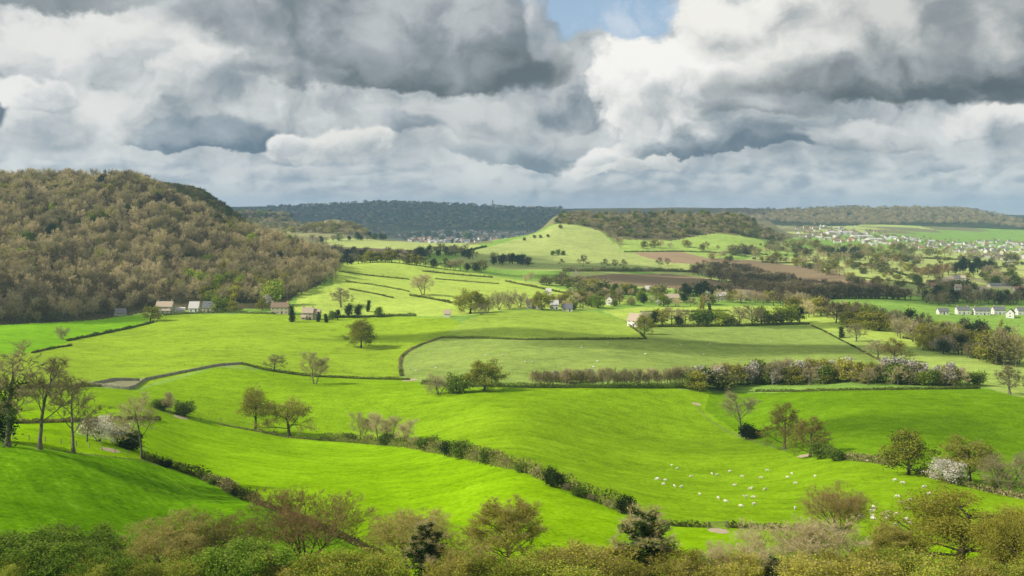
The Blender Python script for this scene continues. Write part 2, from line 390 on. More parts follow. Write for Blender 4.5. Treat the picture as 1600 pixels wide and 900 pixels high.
def grass_material(name, stripes=False, plough=False):
    m, t, o = newmat(name)
    pos = E(t.nodes.new('ShaderNodeNewGeometry').outputs['Position'])
    oc = E(t.nodes.new('ShaderNodeObjectInfo').outputs['Color'])
    big = enoise(pos, 0.022, 4, 0.6); mid = enoise(pos, 0.16, 4, 0.6); fine = enoise(pos, 0.9, 4, 0.7)
    big2 = enoise(vmul(pos, (1, 1.6, 1)), 0.05, 3, 0.6, dist=0.8)
    if plough:
        mp = t.nodes.new('ShaderNodeMapping'); t.links.new(pos.v, mp.inputs[0]); mp.inputs['Rotation'].default_value = (0, 0, radians(62))
        wv_ = t.nodes.new('ShaderNodeTexWave'); t.links.new(mp.outputs[0], wv_.inputs[0]); wv_.inputs['Scale'].default_value = 0.035
        wv_.inputs['Distortion'].default_value = 1.5; wv_.inputs['Detail'].default_value = 2; wv_.inputs['Detail Scale'].default_value = 0.6
        f = big * 0.4 + mid * 0.4 + fine * 0.4 + E(wv_.outputs[1]) * 0.12 + 0.36
        c = mulc(oc, f)
        principled(t, o, c, 0.95, 0.0, bump(t, fine + mid, 0.5, 0.3))
        return m
    v = (big - 0.5) * 0.75 + (big2 - 0.5) * 0.55 + (mid - 0.5) * 0.95 + (fine - 0.5) * 1.7
    if stripes:
        mp = t.nodes.new('ShaderNodeMapping'); t.links.new(pos.v, mp.inputs[0]); mp.inputs['Rotation'].default_value = (0, 0, radians(stripes))
        v = v + (enoise(vmul(E(mp.outputs[0]), (1, 0.03, 0)), 0.40, 4, 0.7) - 0.5) * 1.1
    vt = t.nodes.new('ShaderNodeTexVoronoi'); t.links.new(pos.v, vt.inputs['Vector']); vt.inputs['Scale'].default_value = 0.55
    rush = esmooth(E(vt.outputs['Distance']), 0.30, 0.12) * esmooth(enoise(pos, 0.035, 3, 0.6), 0.50, 0.66)
    v = v - rush * 0.55
    bright = mulc(oc, v * 0.85 + 1.0)
    # yellower where thin, bluer-darker where lush
    c = emix(esmooth(v, 0.0, 0.65) * 0.55, bright, emix(0.45, bright, (0.36, 0.43, 0.06)))
    c = emix(esmooth(v, -0.05, -0.6) * 0.40, c, vmul(c, (0.70, 0.90, 0.8)))
    tuft = enoise(pos, 2.6, 3, 0.7)
    principled(t, o, c, 0.9, 0.0, bump(t, fine * 0.7 + tuft * 0.5 + mid * 1.2, 0.55, 0.35))
    return m
M_GRASS = grass_material('grass')
M_GRASS_LINES = grass_material('grass_with_drill_lines', stripes=145.7)
M_PLOUGH = grass_material('ploughed_soil', plough=True)

# ------------------------------------------------------------------ fields: photo polygons -> ground polygons -> faces of the sheet
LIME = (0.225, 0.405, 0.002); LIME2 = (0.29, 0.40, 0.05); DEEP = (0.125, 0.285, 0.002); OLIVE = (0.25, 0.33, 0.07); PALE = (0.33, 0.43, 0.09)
WIDE = (0.26, 0.385, 0.022)
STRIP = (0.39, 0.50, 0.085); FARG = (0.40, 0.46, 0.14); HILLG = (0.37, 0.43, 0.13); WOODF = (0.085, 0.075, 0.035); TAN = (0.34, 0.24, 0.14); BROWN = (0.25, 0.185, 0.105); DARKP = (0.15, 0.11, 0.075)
FIELDS = [
 # name, label, colour, material, polygon (photo pixels), minimum distance
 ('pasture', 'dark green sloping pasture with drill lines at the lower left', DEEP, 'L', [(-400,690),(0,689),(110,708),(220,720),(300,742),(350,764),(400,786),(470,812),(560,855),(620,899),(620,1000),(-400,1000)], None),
 ('pasture', 'bright lime green pasture below the two spreading oaks', LIME, 'G', [(225,712),(235,655),(300,652),(350,664),(450,682),(550,690),(640,698),(720,712),(800,732),(860,752),(930,782),(985,804),(1040,822),(1100,826),(1600,860),(1600,1000),(620,1000),(620,899),(560,855),(470,812),(400,786),(300,742)], None),
 ('pasture', 'sheep pasture rolling down to the hedge at lower right', (0.205, 0.35, 0.006), 'G', [(1110,612),(1100,640),(1160,680),(1250,715),(1400,725),(1480,755),(1600,775),(2200,800),(2200,900),(1600,860),(1100,826),(1040,822),(985,804),(930,782),(860,752),(800,732),(720,712),(640,698),(550,690),(450,682),(350,664),(300,652),(235,655),(200,640),(-400,650),(-400,622),(130,604),(215,610),(340,574),(430,580),(480,588),(640,594),(700,606),(800,606),(1000,604)], None),
 ('pasture', 'green pasture on the bank right of the blackthorn thicket', (0.135,0.262,0.003), 'G', [(1110,612),(1180,614),(1300,611),(1420,608),(1540,608),(1600,622),(2200,640),(2200,800),(1600,775),(1480,755),(1400,725),(1250,715),(1160,680),(1100,640)], None),
 ('pasture', 'grey-green grazed pasture behind the long hedge', OLIVE, 'G', [(628,592),(622,560),(650,540),(690,528),(1010,530),(1010,512),(1270,510),(1380,566),(1365,580),(1340,585),(1100,598),(700,600)], None),
 ('pasture', 'green pasture in front of the cottages in the middle', LIME2, 'G', [(690,528),(720,505),(760,490),(800,484),(930,487),(975,500),(1010,530)], None),
 ('pasture', 'wide lime green pasture under the wooded hill with a lone oak', WIDE, 'G', [(-400,640),(-400,560),(60,548),(110,530),(200,512),(260,492),(440,490),(520,496),(600,494),(700,497),(720,505),(690,528),(650,540),(622,560),(628,592),(480,586),(430,576),(340,571),(215,606),(130,602)], None),
 ('pasture', 'pale meadow on the right beyond the thicket', PALE, 'G', [(1270,508),(1300,505),(1420,540),(1600,560),(2200,580),(2200,640),(1600,622),(1540,605),(1380,566)], None),
 ('pasture', 'pale strip of pasture behind the roundish hedge trees', STRIP, 'G', [(940,486),(1000,480),(1240,478),(1300,486),(1440,530),(1600,556),(1420,542),(1260,508),(1010,512),(975,500)], None),
 ('meadow', 'bright hillside strips right of the wood', STRIP, 'G', [(452,486),(470,455),(520,445),(520,400),(640,408),(800,436),(870,450),(1000,470),(930,484),(800,482),(740,492),(700,495),(600,492),(520,494)], None),
 ('pasture', 'pale open slope of the flat-topped hill', HILLG, 'G', [(735,392),(770,384),(820,370),(866,351),(905,353),(936,360),(960,380),(985,392),(1005,400),(1040,412),(1080,420),(900,424),(800,424),(740,418),(700,408)], 1350),
 ('pasture', 'green lynchets on the right flank of the flat-topped hill', (0.34,0.46,0.10), 'G', [(955,372),(1050,374),(1120,362),(1230,380),(1260,395),(1110,404),(1060,398),(975,394)], 1500),
 ('ploughed_field', 'tan ploughed field on the flank of the flat-topped hill', TAN, 'P', [(985,395),(1065,393),(1110,405),(1150,412),(1090,413),(1050,411),(1015,404)], 1450),
 ('ploughed_field', 'brown ploughed field below the flat-topped hill', BROWN, 'P', [(880,434),(960,428),(1040,428),(1100,434),(1180,450),(1260,470),(1180,468),(1120,455),(1040,450),(960,446)], 1050),
 ('ploughed_field', 'long brown field behind the dark plantation', BROWN, 'P', [(1105,403),(1180,407),(1260,417),(1340,434),(1440,463),(1400,474),(1300,466),(1200,444),(1120,424)], 1250),
 ('ploughed_field', 'small dark ploughed field in the far centre', DARKP, 'P', [(548,384),(620,386),(660,392),(650,397),(548,395)], 1600),
 ('pasture', 'green pasture corner at the left under the wood', (0.17, 0.36, 0.008), 'G', [(-400,566),(0,556),(60,550),(110,533),(200,514),(250,492),(150,496),(-400,512)], None),
 ('pasture', 'green pasture behind the bare tree row', LIME, 'G', [(-400,690),(0,688),(110,706),(222,718),(238,655),(200,638),(-400,648)], None),
 ('rough_plot', 'small triangular plot of rough bleached grass between stone walls', (0.30, 0.29, 0.16), 'G', [(146,603),(208,609),(217,596),(190,593)], None),
 ('pale_track', 'bleached verge beside the dry stone wall', (0.33, 0.33, 0.17), 'G', [(217,597),(300,580),(340,573),(380,571),(340,570),(300,576),(217,592)], None),
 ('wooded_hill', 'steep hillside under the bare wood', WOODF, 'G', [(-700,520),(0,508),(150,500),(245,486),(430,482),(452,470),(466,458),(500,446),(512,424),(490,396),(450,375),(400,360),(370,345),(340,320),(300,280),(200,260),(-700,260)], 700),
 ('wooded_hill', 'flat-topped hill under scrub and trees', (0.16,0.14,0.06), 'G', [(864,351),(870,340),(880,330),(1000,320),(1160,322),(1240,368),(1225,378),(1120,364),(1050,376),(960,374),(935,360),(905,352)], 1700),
 ('pasture', 'pale fields in the far centre', FARG, 'G', [(500,372),(560,373),(620,377),(700,381),(745,382),(760,388),(650,391),(548,386),(500,380)], 1700),
]
def inpoly(x, y, poly):
    r = np.zeros(x.shape, bool)
    n = len(poly)
    for i in range(n):
        x0, y0 = poly[i]; x1, y1 = poly[(i + 1) % n]
        c = ((y0 > y) != (y1 > y))
        with np.errstate(divide='ignore', invalid='ignore'):
            xi = (x1 - x0) * (y - y0) / (y1 - y0 if y1 != y0 else 1e-12) + x0
        r ^= c & (x < xi)
    return r
def ground_poly(poly, ymin=None, step=25):
    out = []
    for (a, b), (c, d) in zip(poly, poly[1:] + poly[:1]):
        n = max(1, int(math.hypot(c - a, d - b) / step))
        for k in range(n):
            p = a + (c - a) * k / n; q = b + (d - b) * k / n
            X, Y, Z = hit(p, q, ymin)
            if q >= 899: X, Y = (p - 800) / F * 90, 90.0
            out.append((p, math.log(Y)))
    return out
cpx = 0.25 * (PXG[:-1] + PXG[1:])[:, None] * 2 + 0 * LG[None, :-1]
clg = 0.5 * (LG[:-1] + LG[1:])[None, :] + 0 * PXG[:-1, None]
# little wobble so that field edges are not ruler straight
wob = (vnoise(cpx, clg * 300, 9, 5) - .5)
fid = np.full(cpx.shape, -1, int)
for k, (nm, lb, colr, mt, poly, ymin) in enumerate(FIELDS):
    gp = ground_poly(poly, ymin)
    r = inpoly(cpx + wob * 3, clg + wob * 0.004, gp)
    if ymin: r &= clg > math.log(ymin * 0.8)
    fid[r] = k
# the rest: near escarpment, patchwork of far fields, dark far ridge woodland
yc = np.exp(clg); xc = (cpx - 800) / F * yc
zc = 0.25 * (ZG[:-1, :-1] + ZG[1:, :-1] + ZG[:-1, 1:] + ZG[1:, 1:])
rest = fid < 0
EXTRA = [
 ('escarpment', 'rough grass bank falling away below the camera', (0.13, 0.19, 0.03), 'G'),
 ('far_field', 'pale far field', FARG, 'G'), ('far_field', 'greener far field', (0.22, 0.36, 0.06), 'G'),
 ('far_field', 'rough scrubby far field', (0.21, 0.20, 0.09), 'G'), ('far_field', 'fawn far field', (0.28, 0.27, 0.12), 'G'),
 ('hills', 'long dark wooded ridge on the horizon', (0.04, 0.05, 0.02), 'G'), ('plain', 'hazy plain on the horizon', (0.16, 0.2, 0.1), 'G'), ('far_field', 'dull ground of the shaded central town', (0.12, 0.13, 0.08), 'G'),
]
n0 = len(FIELDS)
fid[rest & (yc < 260)] = n0
mid_ = rest & (yc >= 260)
# patchwork: warped grid cells
gx = xc + (vnoise(xc, yc, 300, 8) - .5) * 160; gy = yc + (vnoise(xc, yc, 300, 9) - .5) * 160
cell = (np.floor(gx / 190).astype(int) * 7 + np.floor(gy / 240).astype(int) * 13) % 10
mp_ = np.array([1, 2, 1, 3, 2, 1, 4, 3, 2, 1])
fid[mid_] = n0 + np.where(yc[mid_] < 1150, 2, mp_[cell[mid_]])
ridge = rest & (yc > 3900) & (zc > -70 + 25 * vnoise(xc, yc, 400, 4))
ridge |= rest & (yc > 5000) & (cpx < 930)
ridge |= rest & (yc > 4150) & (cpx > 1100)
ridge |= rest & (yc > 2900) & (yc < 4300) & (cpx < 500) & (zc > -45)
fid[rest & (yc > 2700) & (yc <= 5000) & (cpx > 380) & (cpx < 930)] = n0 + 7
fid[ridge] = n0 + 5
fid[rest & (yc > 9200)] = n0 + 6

def mesh_obj(name, verts, faces, mats, midx=None, smooth=True, parent=None, link=True):
    """verts (n,3) array, faces (m,k) int array or list of such arrays"""
    me = bpy.data.meshes.new(name)
    fl = faces if isinstance(faces, list) else [faces]
    fl = [f for f in fl if len(f)]
    verts = np.asarray(verts, np.float32)
    me.vertices.add(len(verts)); me.vertices.foreach_set('co', verts.ravel())
    loops = np.concatenate([f.ravel() for f in fl]).astype(np.int32)
    sizes = np.concatenate([np.full(len(f), f.shape[1], np.int32) for f in fl])
    starts = np.concatenate([[0], np.cumsum(sizes)[:-1]]).astype(np.int32)
    me.loops.add(len(loops)); me.loops.foreach_set('vertex_index', loops)
    me.polygons.add(len(sizes)); me.polygons.foreach_set('loop_start', starts)
    for m in (mats if isinstance(mats, (list, tuple)) else [mats]): me.materials.append(m)
    if midx is not None: me.polygons.foreach_set('material_index', np.asarray(midx, np.int32))
    me.polygons.foreach_set('use_smooth', np.full(len(sizes), bool(smooth)))
    me.update(calc_edges=True)
    o = bpy.data.objects.new(name, me)
    if link: COL.objects.link(o)
    if parent is not None: o.parent = parent
    return o
def tag(o, label=None, cat=None, group=None, kind=None):
    if label: o['label'] = label
    if cat: o['category'] = cat
    if group: o['group'] = group
    if kind: o['kind'] = kind
    return o
VID = np.arange(len(PXG) * len(YG)).reshape(len(PXG), len(YG))
VERT = np.stack([XG, YY, ZG], -1).reshape(-1, 3)
quads = np.stack([VID[:-1, :-1], VID[1:, :-1], VID[1:, 1:], VID[:-1, 1:]], -1)
for k in range(n0 + len(EXTRA)):
    sel = fid == k
    if not sel.any(): continue
    nm, lb, colr, mt = FIELDS[k][:4] if k < n0 else EXTRA[k - n0]
    q = quads[sel]
    used, inv = np.unique(q, return_inverse=True)
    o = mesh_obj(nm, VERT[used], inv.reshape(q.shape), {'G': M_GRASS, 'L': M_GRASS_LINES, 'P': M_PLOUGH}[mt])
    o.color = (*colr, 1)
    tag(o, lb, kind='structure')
# ================================================================== plant materials
def leaf_material(name, c0, c1, trans=0.3, hue=0.5):
    m, t, o = newmat(name)
    g = t.nodes.new('ShaderNodeNewGeometry'); oi = t.nodes.new('ShaderNodeObjectInfo')
    r = E(g.outputs['Random Per Island']); q = E(oi.outputs['Random'])
    c = emix(r * (1 - hue) + q * hue, c0, c1)
    c = mulc(c, q * 0.35 + 0.82)
    d = t.nodes.new('ShaderNodeBsdfDiffuse'); t.links.new(c.v, d.inputs[0])
    if trans > 0:
        tr = t.nodes.new('ShaderNodeBsdfTranslucent'); t.links.new(vmul(c, (1.1, 1.1, .8)).v, tr.inputs[0])
        mx = t.nodes.new('ShaderNodeMixShader'); mx.inputs[0].default_value = trans
        t.links.new(d.outputs[0], mx.inputs[1]); t.links.new(tr.outputs[0], mx.inputs[2]); t.links.new(mx.outputs[0], o.inputs[0])
    else: t.links.new(d.outputs[0], o.inputs[0])
    return m
def bark_material(name, c0, c1):
    m, t, o = newmat(name)
    tc_ = E(t.nodes.new('ShaderNodeTexCoord').outputs['Object'])
    n = enoise(vmul(tc_, (1, 1, 0.25)), 5.0, 4, 0.65)
    principled(t, o, emix(esmooth(n, .35, .65), c0, c1), 0.95, 0.05, bump(t, n, 0.6, 0.05))
    return m
MB = {
 'grey': bark_material('bark_grey', (0.10, 0.085, 0.06), (0.22, 0.20, 0.15)),
 'dark': bark_material('bark_dark', (0.045, 0.035, 0.022), (0.11, 0.09, 0.06)),
 'brown': bark_material('bark_brown', (0.09, 0.065, 0.04), (0.19, 0.15, 0.10)),
}
ML = {
 'twig': leaf_material('twig_fawn', (0.25, 0.215, 0.115), (0.52, 0.455, 0.28), 0.4),
 'twigpale': leaf_material('twig_pale', (0.38, 0.31, 0.17), (0.66, 0.56, 0.36), 0.4),
 'twigdark': leaf_material('twig_dark', (0.11, 0.09, 0.045), (0.24, 0.195, 0.105), 0.35),
 'twigred': leaf_material('twig_russet', (0.22, 0.145, 0.065), (0.40, 0.28, 0.14), 0.35),
 'twigolive': leaf_material('twig_olive', (0.30, 0.25, 0.08), (0.55, 0.47, 0.18), 0.4),
 'olive': leaf_material('leaf_olive', (0.18, 0.18, 0.02), (0.37, 0.36, 0.05), 0.3),
 'gold': leaf_material('leaf_gold', (0.25, 0.235, 0.025), (0.46, 0.43, 0.07), 0.3),
 'green': leaf_material('leaf_green', (0.06, 0.13, 0.012), (0.21, 0.32, 0.035), 0.3),
 'lime': leaf_material('leaf_lime', (0.17, 0.26, 0.02), (0.34, 0.44, 0.06), 0.4),
 'dark': leaf_material('leaf_evergreen', (0.012, 0.026, 0.006), (0.045, 0.075, 0.018), 0.12),
 'ivy': leaf_material('ivy_leaf', (0.02, 0.05, 0.008), (0.085, 0.15, 0.03), 0.15),
 'pine': leaf_material('needle_blue_green', (0.018, 0.032, 0.016), (0.05, 0.075, 0.035), 0.05),
 'blossom': leaf_material('blossom_white', (0.50, 0.44, 0.40), (0.80, 0.76, 0.72), 0.3),
 'blackthorn': leaf_material('blossom_grey_white', (0.32, 0.29, 0.25), (0.56, 0.52, 0.47), 0.2),
 'hedge': leaf_material('hedge_leaf', (0.05, 0.075, 0.012), (0.17, 0.20, 0.04), 0.15),
 'bramble': leaf_material('hedge_bramble', (0.17, 0.14, 0.06), (0.38, 0.32, 0.16), 0.1),
 'mixed': leaf_material('hedge_mixed', (0.07, 0.10, 0.014), (0.30, 0.27, 0.09), 0.15),
}
UP = np.array([0., 0., 1.])
def nrm(v): return v / (np.linalg.norm(v, axis=-1, keepdims=True) + 1e-9)

# ================================================================== tree growth
def grow(rng, H, clear=0.25, r0=0.35, kids=(8, 6, 5), angle=(50, 48, 45), ratio=(0.62, 0.55, 0.5), up=(0.05, 0.10, 0.06, 0.03), wander=(0.06, 0.13, 0.2, 0.28),
         stems=1, lean=0.0, start=(None, .25, .2, .2), top=0.8, spreadstem=0.35, droop=0.0):
    polys = []
    L = len(kids)
    def branch(p, d, ln, r, lev):
        n = (7, 6, 4, 3, 2)[lev]
        pts = [p]; rad = [r]
        for i in range(n):
            d = d + rng.normal(0, wander[min(lev, 3)], 3) + UP * (up[min(lev, 3)] - (droop * (i / n) if lev >= 1 else 0))
            d = d / np.linalg.norm(d)
            p = p + d * ln / n
            pts.append(p); rad.append(r * (1 - (i + 1) / n * (0.62 if lev == 0 else 0.75)))
        pts = np.array(pts); rad = np.array(rad)
        polys.append((pts, rad, lev))
        if lev < L:
            k = kids[lev]
            k = max(2, int(round(k * (0.8 + 0.4 * rng.random()))))
            s0 = clear if lev == 0 else start[min(lev, 3)]
            ph = rng.random() * 6.28
            for j in range(k):
                t = s0 + (1 - s0) * (j + rng.random() * 0.9) / k
                f = min(t, .999) * n; i = int(f); q = f - i
                pos = pts[i] * (1 - q) + pts[i + 1] * q
                rr = (rad[i] * (1 - q) + rad[i + 1] * q)
                dd = pts[i + 1] - pts[i]; dd = dd / np.linalg.norm(dd)
                a = radians(angle[min(lev, 2)] * (0.75 + 0.5 * rng.random()) * (1.15 - 0.45 * t))
                ph += 2.4 + rng.normal(0, .3)
                b1 = np.cross(dd, [0.3, 0.9, 0.2]); b1 /= np.linalg.norm(b1); b2 = np.cross(dd, b1)
                pe = b1 * cos(ph) + b2 * sin(ph)
                nd = dd * cos(a) + pe * sin(a)
                sh = (1.15 - 0.55 * t) if lev == 0 else (1.1 - 0.5 * t)
                branch(pos, nd, ln * ratio[min(lev, 2)] * sh * ((0.9 + 0.2 * rng.random()) if lev == 0 else (0.8 + 0.4 * rng.random())), rr * (0.5 if lev == 0 else 0.55), lev + 1)
    for s in range(stems):
        if stems == 1: d = nrm(np.array([lean, 0, 1.0])); p = np.zeros(3)
        else:
            a = 6.28 * s / stems + rng.random(); d = nrm(np.array([cos(a) * spreadstem, sin(a) * spreadstem, 1.0])); p = np.array([cos(a), sin(a), 0]) * r0 * 1.2
        branch(p, d, H * top * (0.85 + .3 * rng.random() if stems > 1 else 1), r0 * (0.75 if stems > 1 else 1), 0)
    return polys
def tubes(polys, sides=5, minr=0.0, flare=True):
    V, Fq = [], []; base = 0
    for pts, rad, lev in polys:
        k = sides if lev == 0 else max(3, sides - lev)
        d = np.gradient(pts, axis=0); d = nrm(d)
        ref = np.array([0.31, 0.87, 0.39])
        a = nrm(np.cross(d, ref)); b = np.cross(d, a)
        r = np.maximum(rad, minr)
        if lev == 0 and flare: r = r.copy(); r[0] *= 1.5
        th = np.arange(k) * 2 * pi / k
        ring = pts[:, None, :] + r[:, None, None] * (a[:, None, :] * np.cos(th)[None, :, None] + b[:, None, :] * np.sin(th)[None, :, None])
        n = len(pts)
        V.append(ring.reshape(-1, 3))
        idx = base + np.arange(n * k).reshape(n, k)
        nx = np.roll(idx, -1, axis=1)
        Fq.append(np.stack([idx[:-1], nx[:-1], nx[1:], idx[1:]], -1).reshape(-1, 4))
        base += n * k
    return np.concatenate(V), np.concatenate(Fq)
def sample_tips(rng, polys, lev0, n, lo=0.2):
    P = [p for p in polys if p[2] >= lev0]
    w = np.array([np.linalg.norm(p[0][-1] - p[0][0]) for p in P]); w /= w.sum()
    c = rng.choice(len(P), n, p=w)
    t = lo + (1 - lo) * rng.random(n)
    pos = np.zeros((n, 3)); dr = np.zeros((n, 3))
    for i in range(n):
        pts = P[c[i]][0]; m = len(pts) - 1; f = min(t[i], .999) * m; k = int(f); q = f - k
        pos[i] = pts[k] * (1 - q) + pts[k + 1] * q; dr[i] = pts[k + 1] - pts[k]
    return pos, nrm(dr)
def twig_tris(rng, pos, dr, length, width, spread=0.8, upb=0.25):
    n = len(pos)
    d = nrm(dr + rng.normal(0, spread, (n, 3)) * 0.7 + UP * upb)
    l = length * (0.5 + rng.random(n))[:, None]
    side = nrm(np.cross(d, rng.normal(0, 1, (n, 3)))) * width * (0.6 + 0.8 * rng.random(n))[:, None] * 0.5
    V = np.stack([pos - side, pos + side, pos + d * l], 1).reshape(-1, 3)
    return V, np.arange(3 * n).reshape(n, 3), pos + d * l * 0.8
def leaf_quads(rng, pos, size, flat=0.0):
    n = len(pos)
    a = nrm(rng.normal(0, 1, (n, 3)) * np.array([1, 1, 1 - flat])); b = nrm(np.cross(a, rng.normal(0, 1, (n, 3))))
    s = size * (0.55 + 0.9 * rng.random(n))[:, None]
    V = np.stack([pos - a * s * .5, pos + b * s * .36, pos + a * s * .5, pos - b * s * .36], 1).reshape(-1, 3)
    return V, np.arange(4 * n).reshape(n, 4)

PROTO = {}
def proto(name, seed, H, bark='grey', twig=None, ntw=0, tl=0.8, tw=0.04, leaf=None, nlf=0, ls=0.25, lspread=0.5, sides=5, minr=0.0, tiplev=None, squash=None, upb=0.25,
          clump=None, leafall=False, single=False, tubelev=9, ivy=0, ivyh=.62, lo=0.2, **kw):
    """a tree kind: trunk mesh and crown mesh (twigs + leaves), height normalised to H metres"""
    rng = np.random.default_rng(seed)
    polys = grow(rng, H, **kw)
    mx = max(p[0][:, 2].max() for p in polys) * 1.02
    k = H / mx
    polys = [(p * k * (np.array(squash) if squash else 1), r * k, l) for p, r, l in polys]
    lev = tiplev if tiplev is not None else max(p[2] for p in polys)
    tv, tf = tubes([p for p in polys if p[2] <= tubelev], sides, minr)
    V, FF, MI, mats = [], [], [], []
    base = 0; tips = None
    if twig:
        pos, dr = sample_tips(rng, polys, lev, ntw, lo)
        v, f, tips = twig_tris(rng, pos, dr, tl, tw, upb=upb)
        V.append(v); FF.append(f); MI.append(np.zeros(len(f), int)); mats.append(ML[twig]); base += len(v)
    if leaf:
        for j, (lf, nl) in enumerate(zip(leaf if isinstance(leaf, tuple) else (leaf,), nlf if isinstance(nlf, tuple) else (nlf,))):
            pos, dr = sample_tips(rng, polys, lev, nl, lo)
            if clump:            # tight leaf clumps round some tips
                nc = max(4, nl // clump); cp, _ = sample_tips(rng, polys, lev, nc, 0.6)
                pos = cp[rng.integers(0, nc, nl)]
            pos = pos + rng.normal(0, lspread, (nl, 3)) * np.array([1, 1, .8])
            pos[:, 2] = np.maximum(pos[:, 2], 0.1)
            v, f = leaf_quads(rng, pos, ls)
            V.append(v); FF.append(f + base); base += len(v); MI.append(np.full(len(f), len(mats))); mats.append(ML[lf])
    iv = None
    if ivy:
        st = [p for p in polys if p[2] <= 1]
        pos, dr = sample_tips(rng, st, 0, ivy, 0.02)
        pos = pos[(pos[:, 2] < H * ivyh) & (np.hypot(pos[:, 0], pos[:, 1]) < H * .17)]
        pos = pos + rng.normal(0, 0.5, pos.shape) * np.array([1, 1, .6]) * (1.15 - pos[:, 2:3] / H)
        pos[:, 2] = np.maximum(pos[:, 2], 0.1)
        iv = leaf_quads(rng, pos, max(ls, .28))
    vv = np.concatenate(V)
    rad_ = np.hypot(vv[:, 0] - np.median(vv[:, 0]), vv[:, 1] - np.median(vv[:, 1]))
    PROTO[name] = dict(H=H, W=2 * float(np.percentile(rad_, 93)))
    if single:
        n3 = len(tv)
        o = mesh_obj('tree', np.concatenate([tv, vv]), [tf] + [f + n3 for f in FF], [MB[bark]] + mats, np.concatenate([np.zeros(len(tf), int), np.concatenate(MI) + 1]), link=False)
        PROTO[name]['single'] = o.data
    else:
        o = mesh_obj('trunk', tv, tf, MB[bark], link=False); PROTO[name]['trunk'] = o.data
        o = mesh_obj('crown', vv, FF, mats, np.concatenate(MI), link=False); PROTO[name]['crown'] = o.data
        if iv is not None:
            o = mesh_obj('ivy', iv[0], iv[1], ML['ivy'], link=False); PROTO[name]['ivy'] = o.data
TREES = []
def plant(kind, loc, h, label, cat='tree', group=None, name='tree', rot=None, wide=1.0, lean=0.0):
    pr = PROTO[kind]
    s = h / pr['H']
    if rot is None: rot = random.random() * 6.28
    if 'single' in pr:
        o = bpy.data.objects.new(name, pr['single'])
    else:
        o = bpy.data.objects.new(name, None); o.empty_display_size = 1
    o.location = (loc[0], loc[1], loc[2] - 0.12); o.rotation_euler = (0, lean, rot); o.scale = (s * wide, s * wide, s)
    COL.objects.link(o)
    if 'single' not in pr:
        for part in ('trunk', 'crown', 'ivy'):
            if part in pr:
                c = bpy.data.objects.new(part, pr[part]); COL.objects.link(c); c.parent = o
    tag(o, label, cat, group)
    TREES.append((loc[0], loc[1]))
    return o

# ---------------- kinds of tree
# near the camera, along the foot of the picture
proto('near_bare', 21, 10, 'dark', 'twigred', 15000, 0.65, 0.026, leaf='olive', nlf=6000, ls=0.11, lspread=.22, sides=6, stems=7, r0=0.17, clear=.28, kids=(9, 6, 4), angle=(42, 44, 42), spreadstem=.52, up=(0.04, .05, .05, .04), wander=(.06, .10, .2, .28), upb=.5)
proto('near_olive', 22, 10, 'brown', 'twigolive', 15000, 0.6, 0.024, leaf=('olive', 'gold'), nlf=(12000, 3500), ls=0.12, lspread=.25, sides=6, r0=0.2, clear=.10, kids=(24, 6, 4), angle=(64, 44, 42), ratio=(.56, .5, .5), up=(.05, .12, .10, .06), wander=(.03, .07, .18, .25), upb=.6)
proto('near_pale', 23, 9, 'grey', 'twigolive', 14000, 0.55, 0.025, leaf=('olive', 'gold'), nlf=(3000, 2500), ls=0.12, lspread=.26, sides=6, stems=4, r0=0.17, clear=.16, kids=(12, 6, 4), angle=(56, 48, 45), spreadstem=.45, wander=(.06, .09, .2, .28), upb=.45)
proto('near_grey', 29, 9, 'grey', 'twigpale', 11000, 0.55, 0.026, leaf='gold', nlf=2500, ls=0.11, lspread=.2, sides=6, stems=3, r0=0.17, clear=.2, kids=(10, 6, 4), angle=(56, 48, 45), spreadstem=.5)
proto('near_oak', 24, 11, 'dark', 'twigolive', 5000, 0.5, 0.028, leaf=('gold', 'olive'), nlf=(18000, 19000), ls=0.15, lspread=.40, clump=18, sides=7, r0=0.42, clear=.16, kids=(20, 7, 4), angle=(76, 50, 45), ratio=(.74, .52, .5), up=(0.02, .06, .06, .04), wander=(.05, .10, .2, .28))
proto('near_ivy', 25, 10, 'dark', 'twigpale', 6000, 0.55, 0.024, leaf='gold', nlf=2000, ls=0.13, lspread=.2, sides=6, r0=0.3, clear=.25, kids=(14, 6, 4), angle=(55, 45, 45), ratio=(.38, .5, .5), ivy=9000, ivyh=.9, wander=(.03, .10, .2, .28))
proto('near_leafy', 26, 6, 'brown', 'twig', 1000, 0.5, 0.025, leaf=('green', 'lime'), nlf=(13000, 7000), ls=0.17, lspread=.34, clump=20, stems=3, r0=0.14, clear=.1, kids=(10, 6, 4), angle=(60, 50, 45), spreadstem=.5)
proto('near_scrub', 27, 4, 'brown', 'twigolive', 4500, 0.45, 0.024, leaf=('olive', 'gold'), nlf=(3500, 3500), ls=0.13, lspread=.25, stems=6, r0=0.07, clear=.1, kids=(7, 5, 3), angle=(45, 45, 45), spreadstem=.6, sides=4)
proto('near_scrub_green', 28, 4, 'brown', 'twigolive', 2000, 0.4, 0.022, leaf=('gold', 'lime'), nlf=(5000, 5000), ls=0.13, lspread=.3, stems=6, r0=0.07, clear=.1, kids=(7, 5, 3), angle=(45, 45, 45), spreadstem=.6, sides=4)
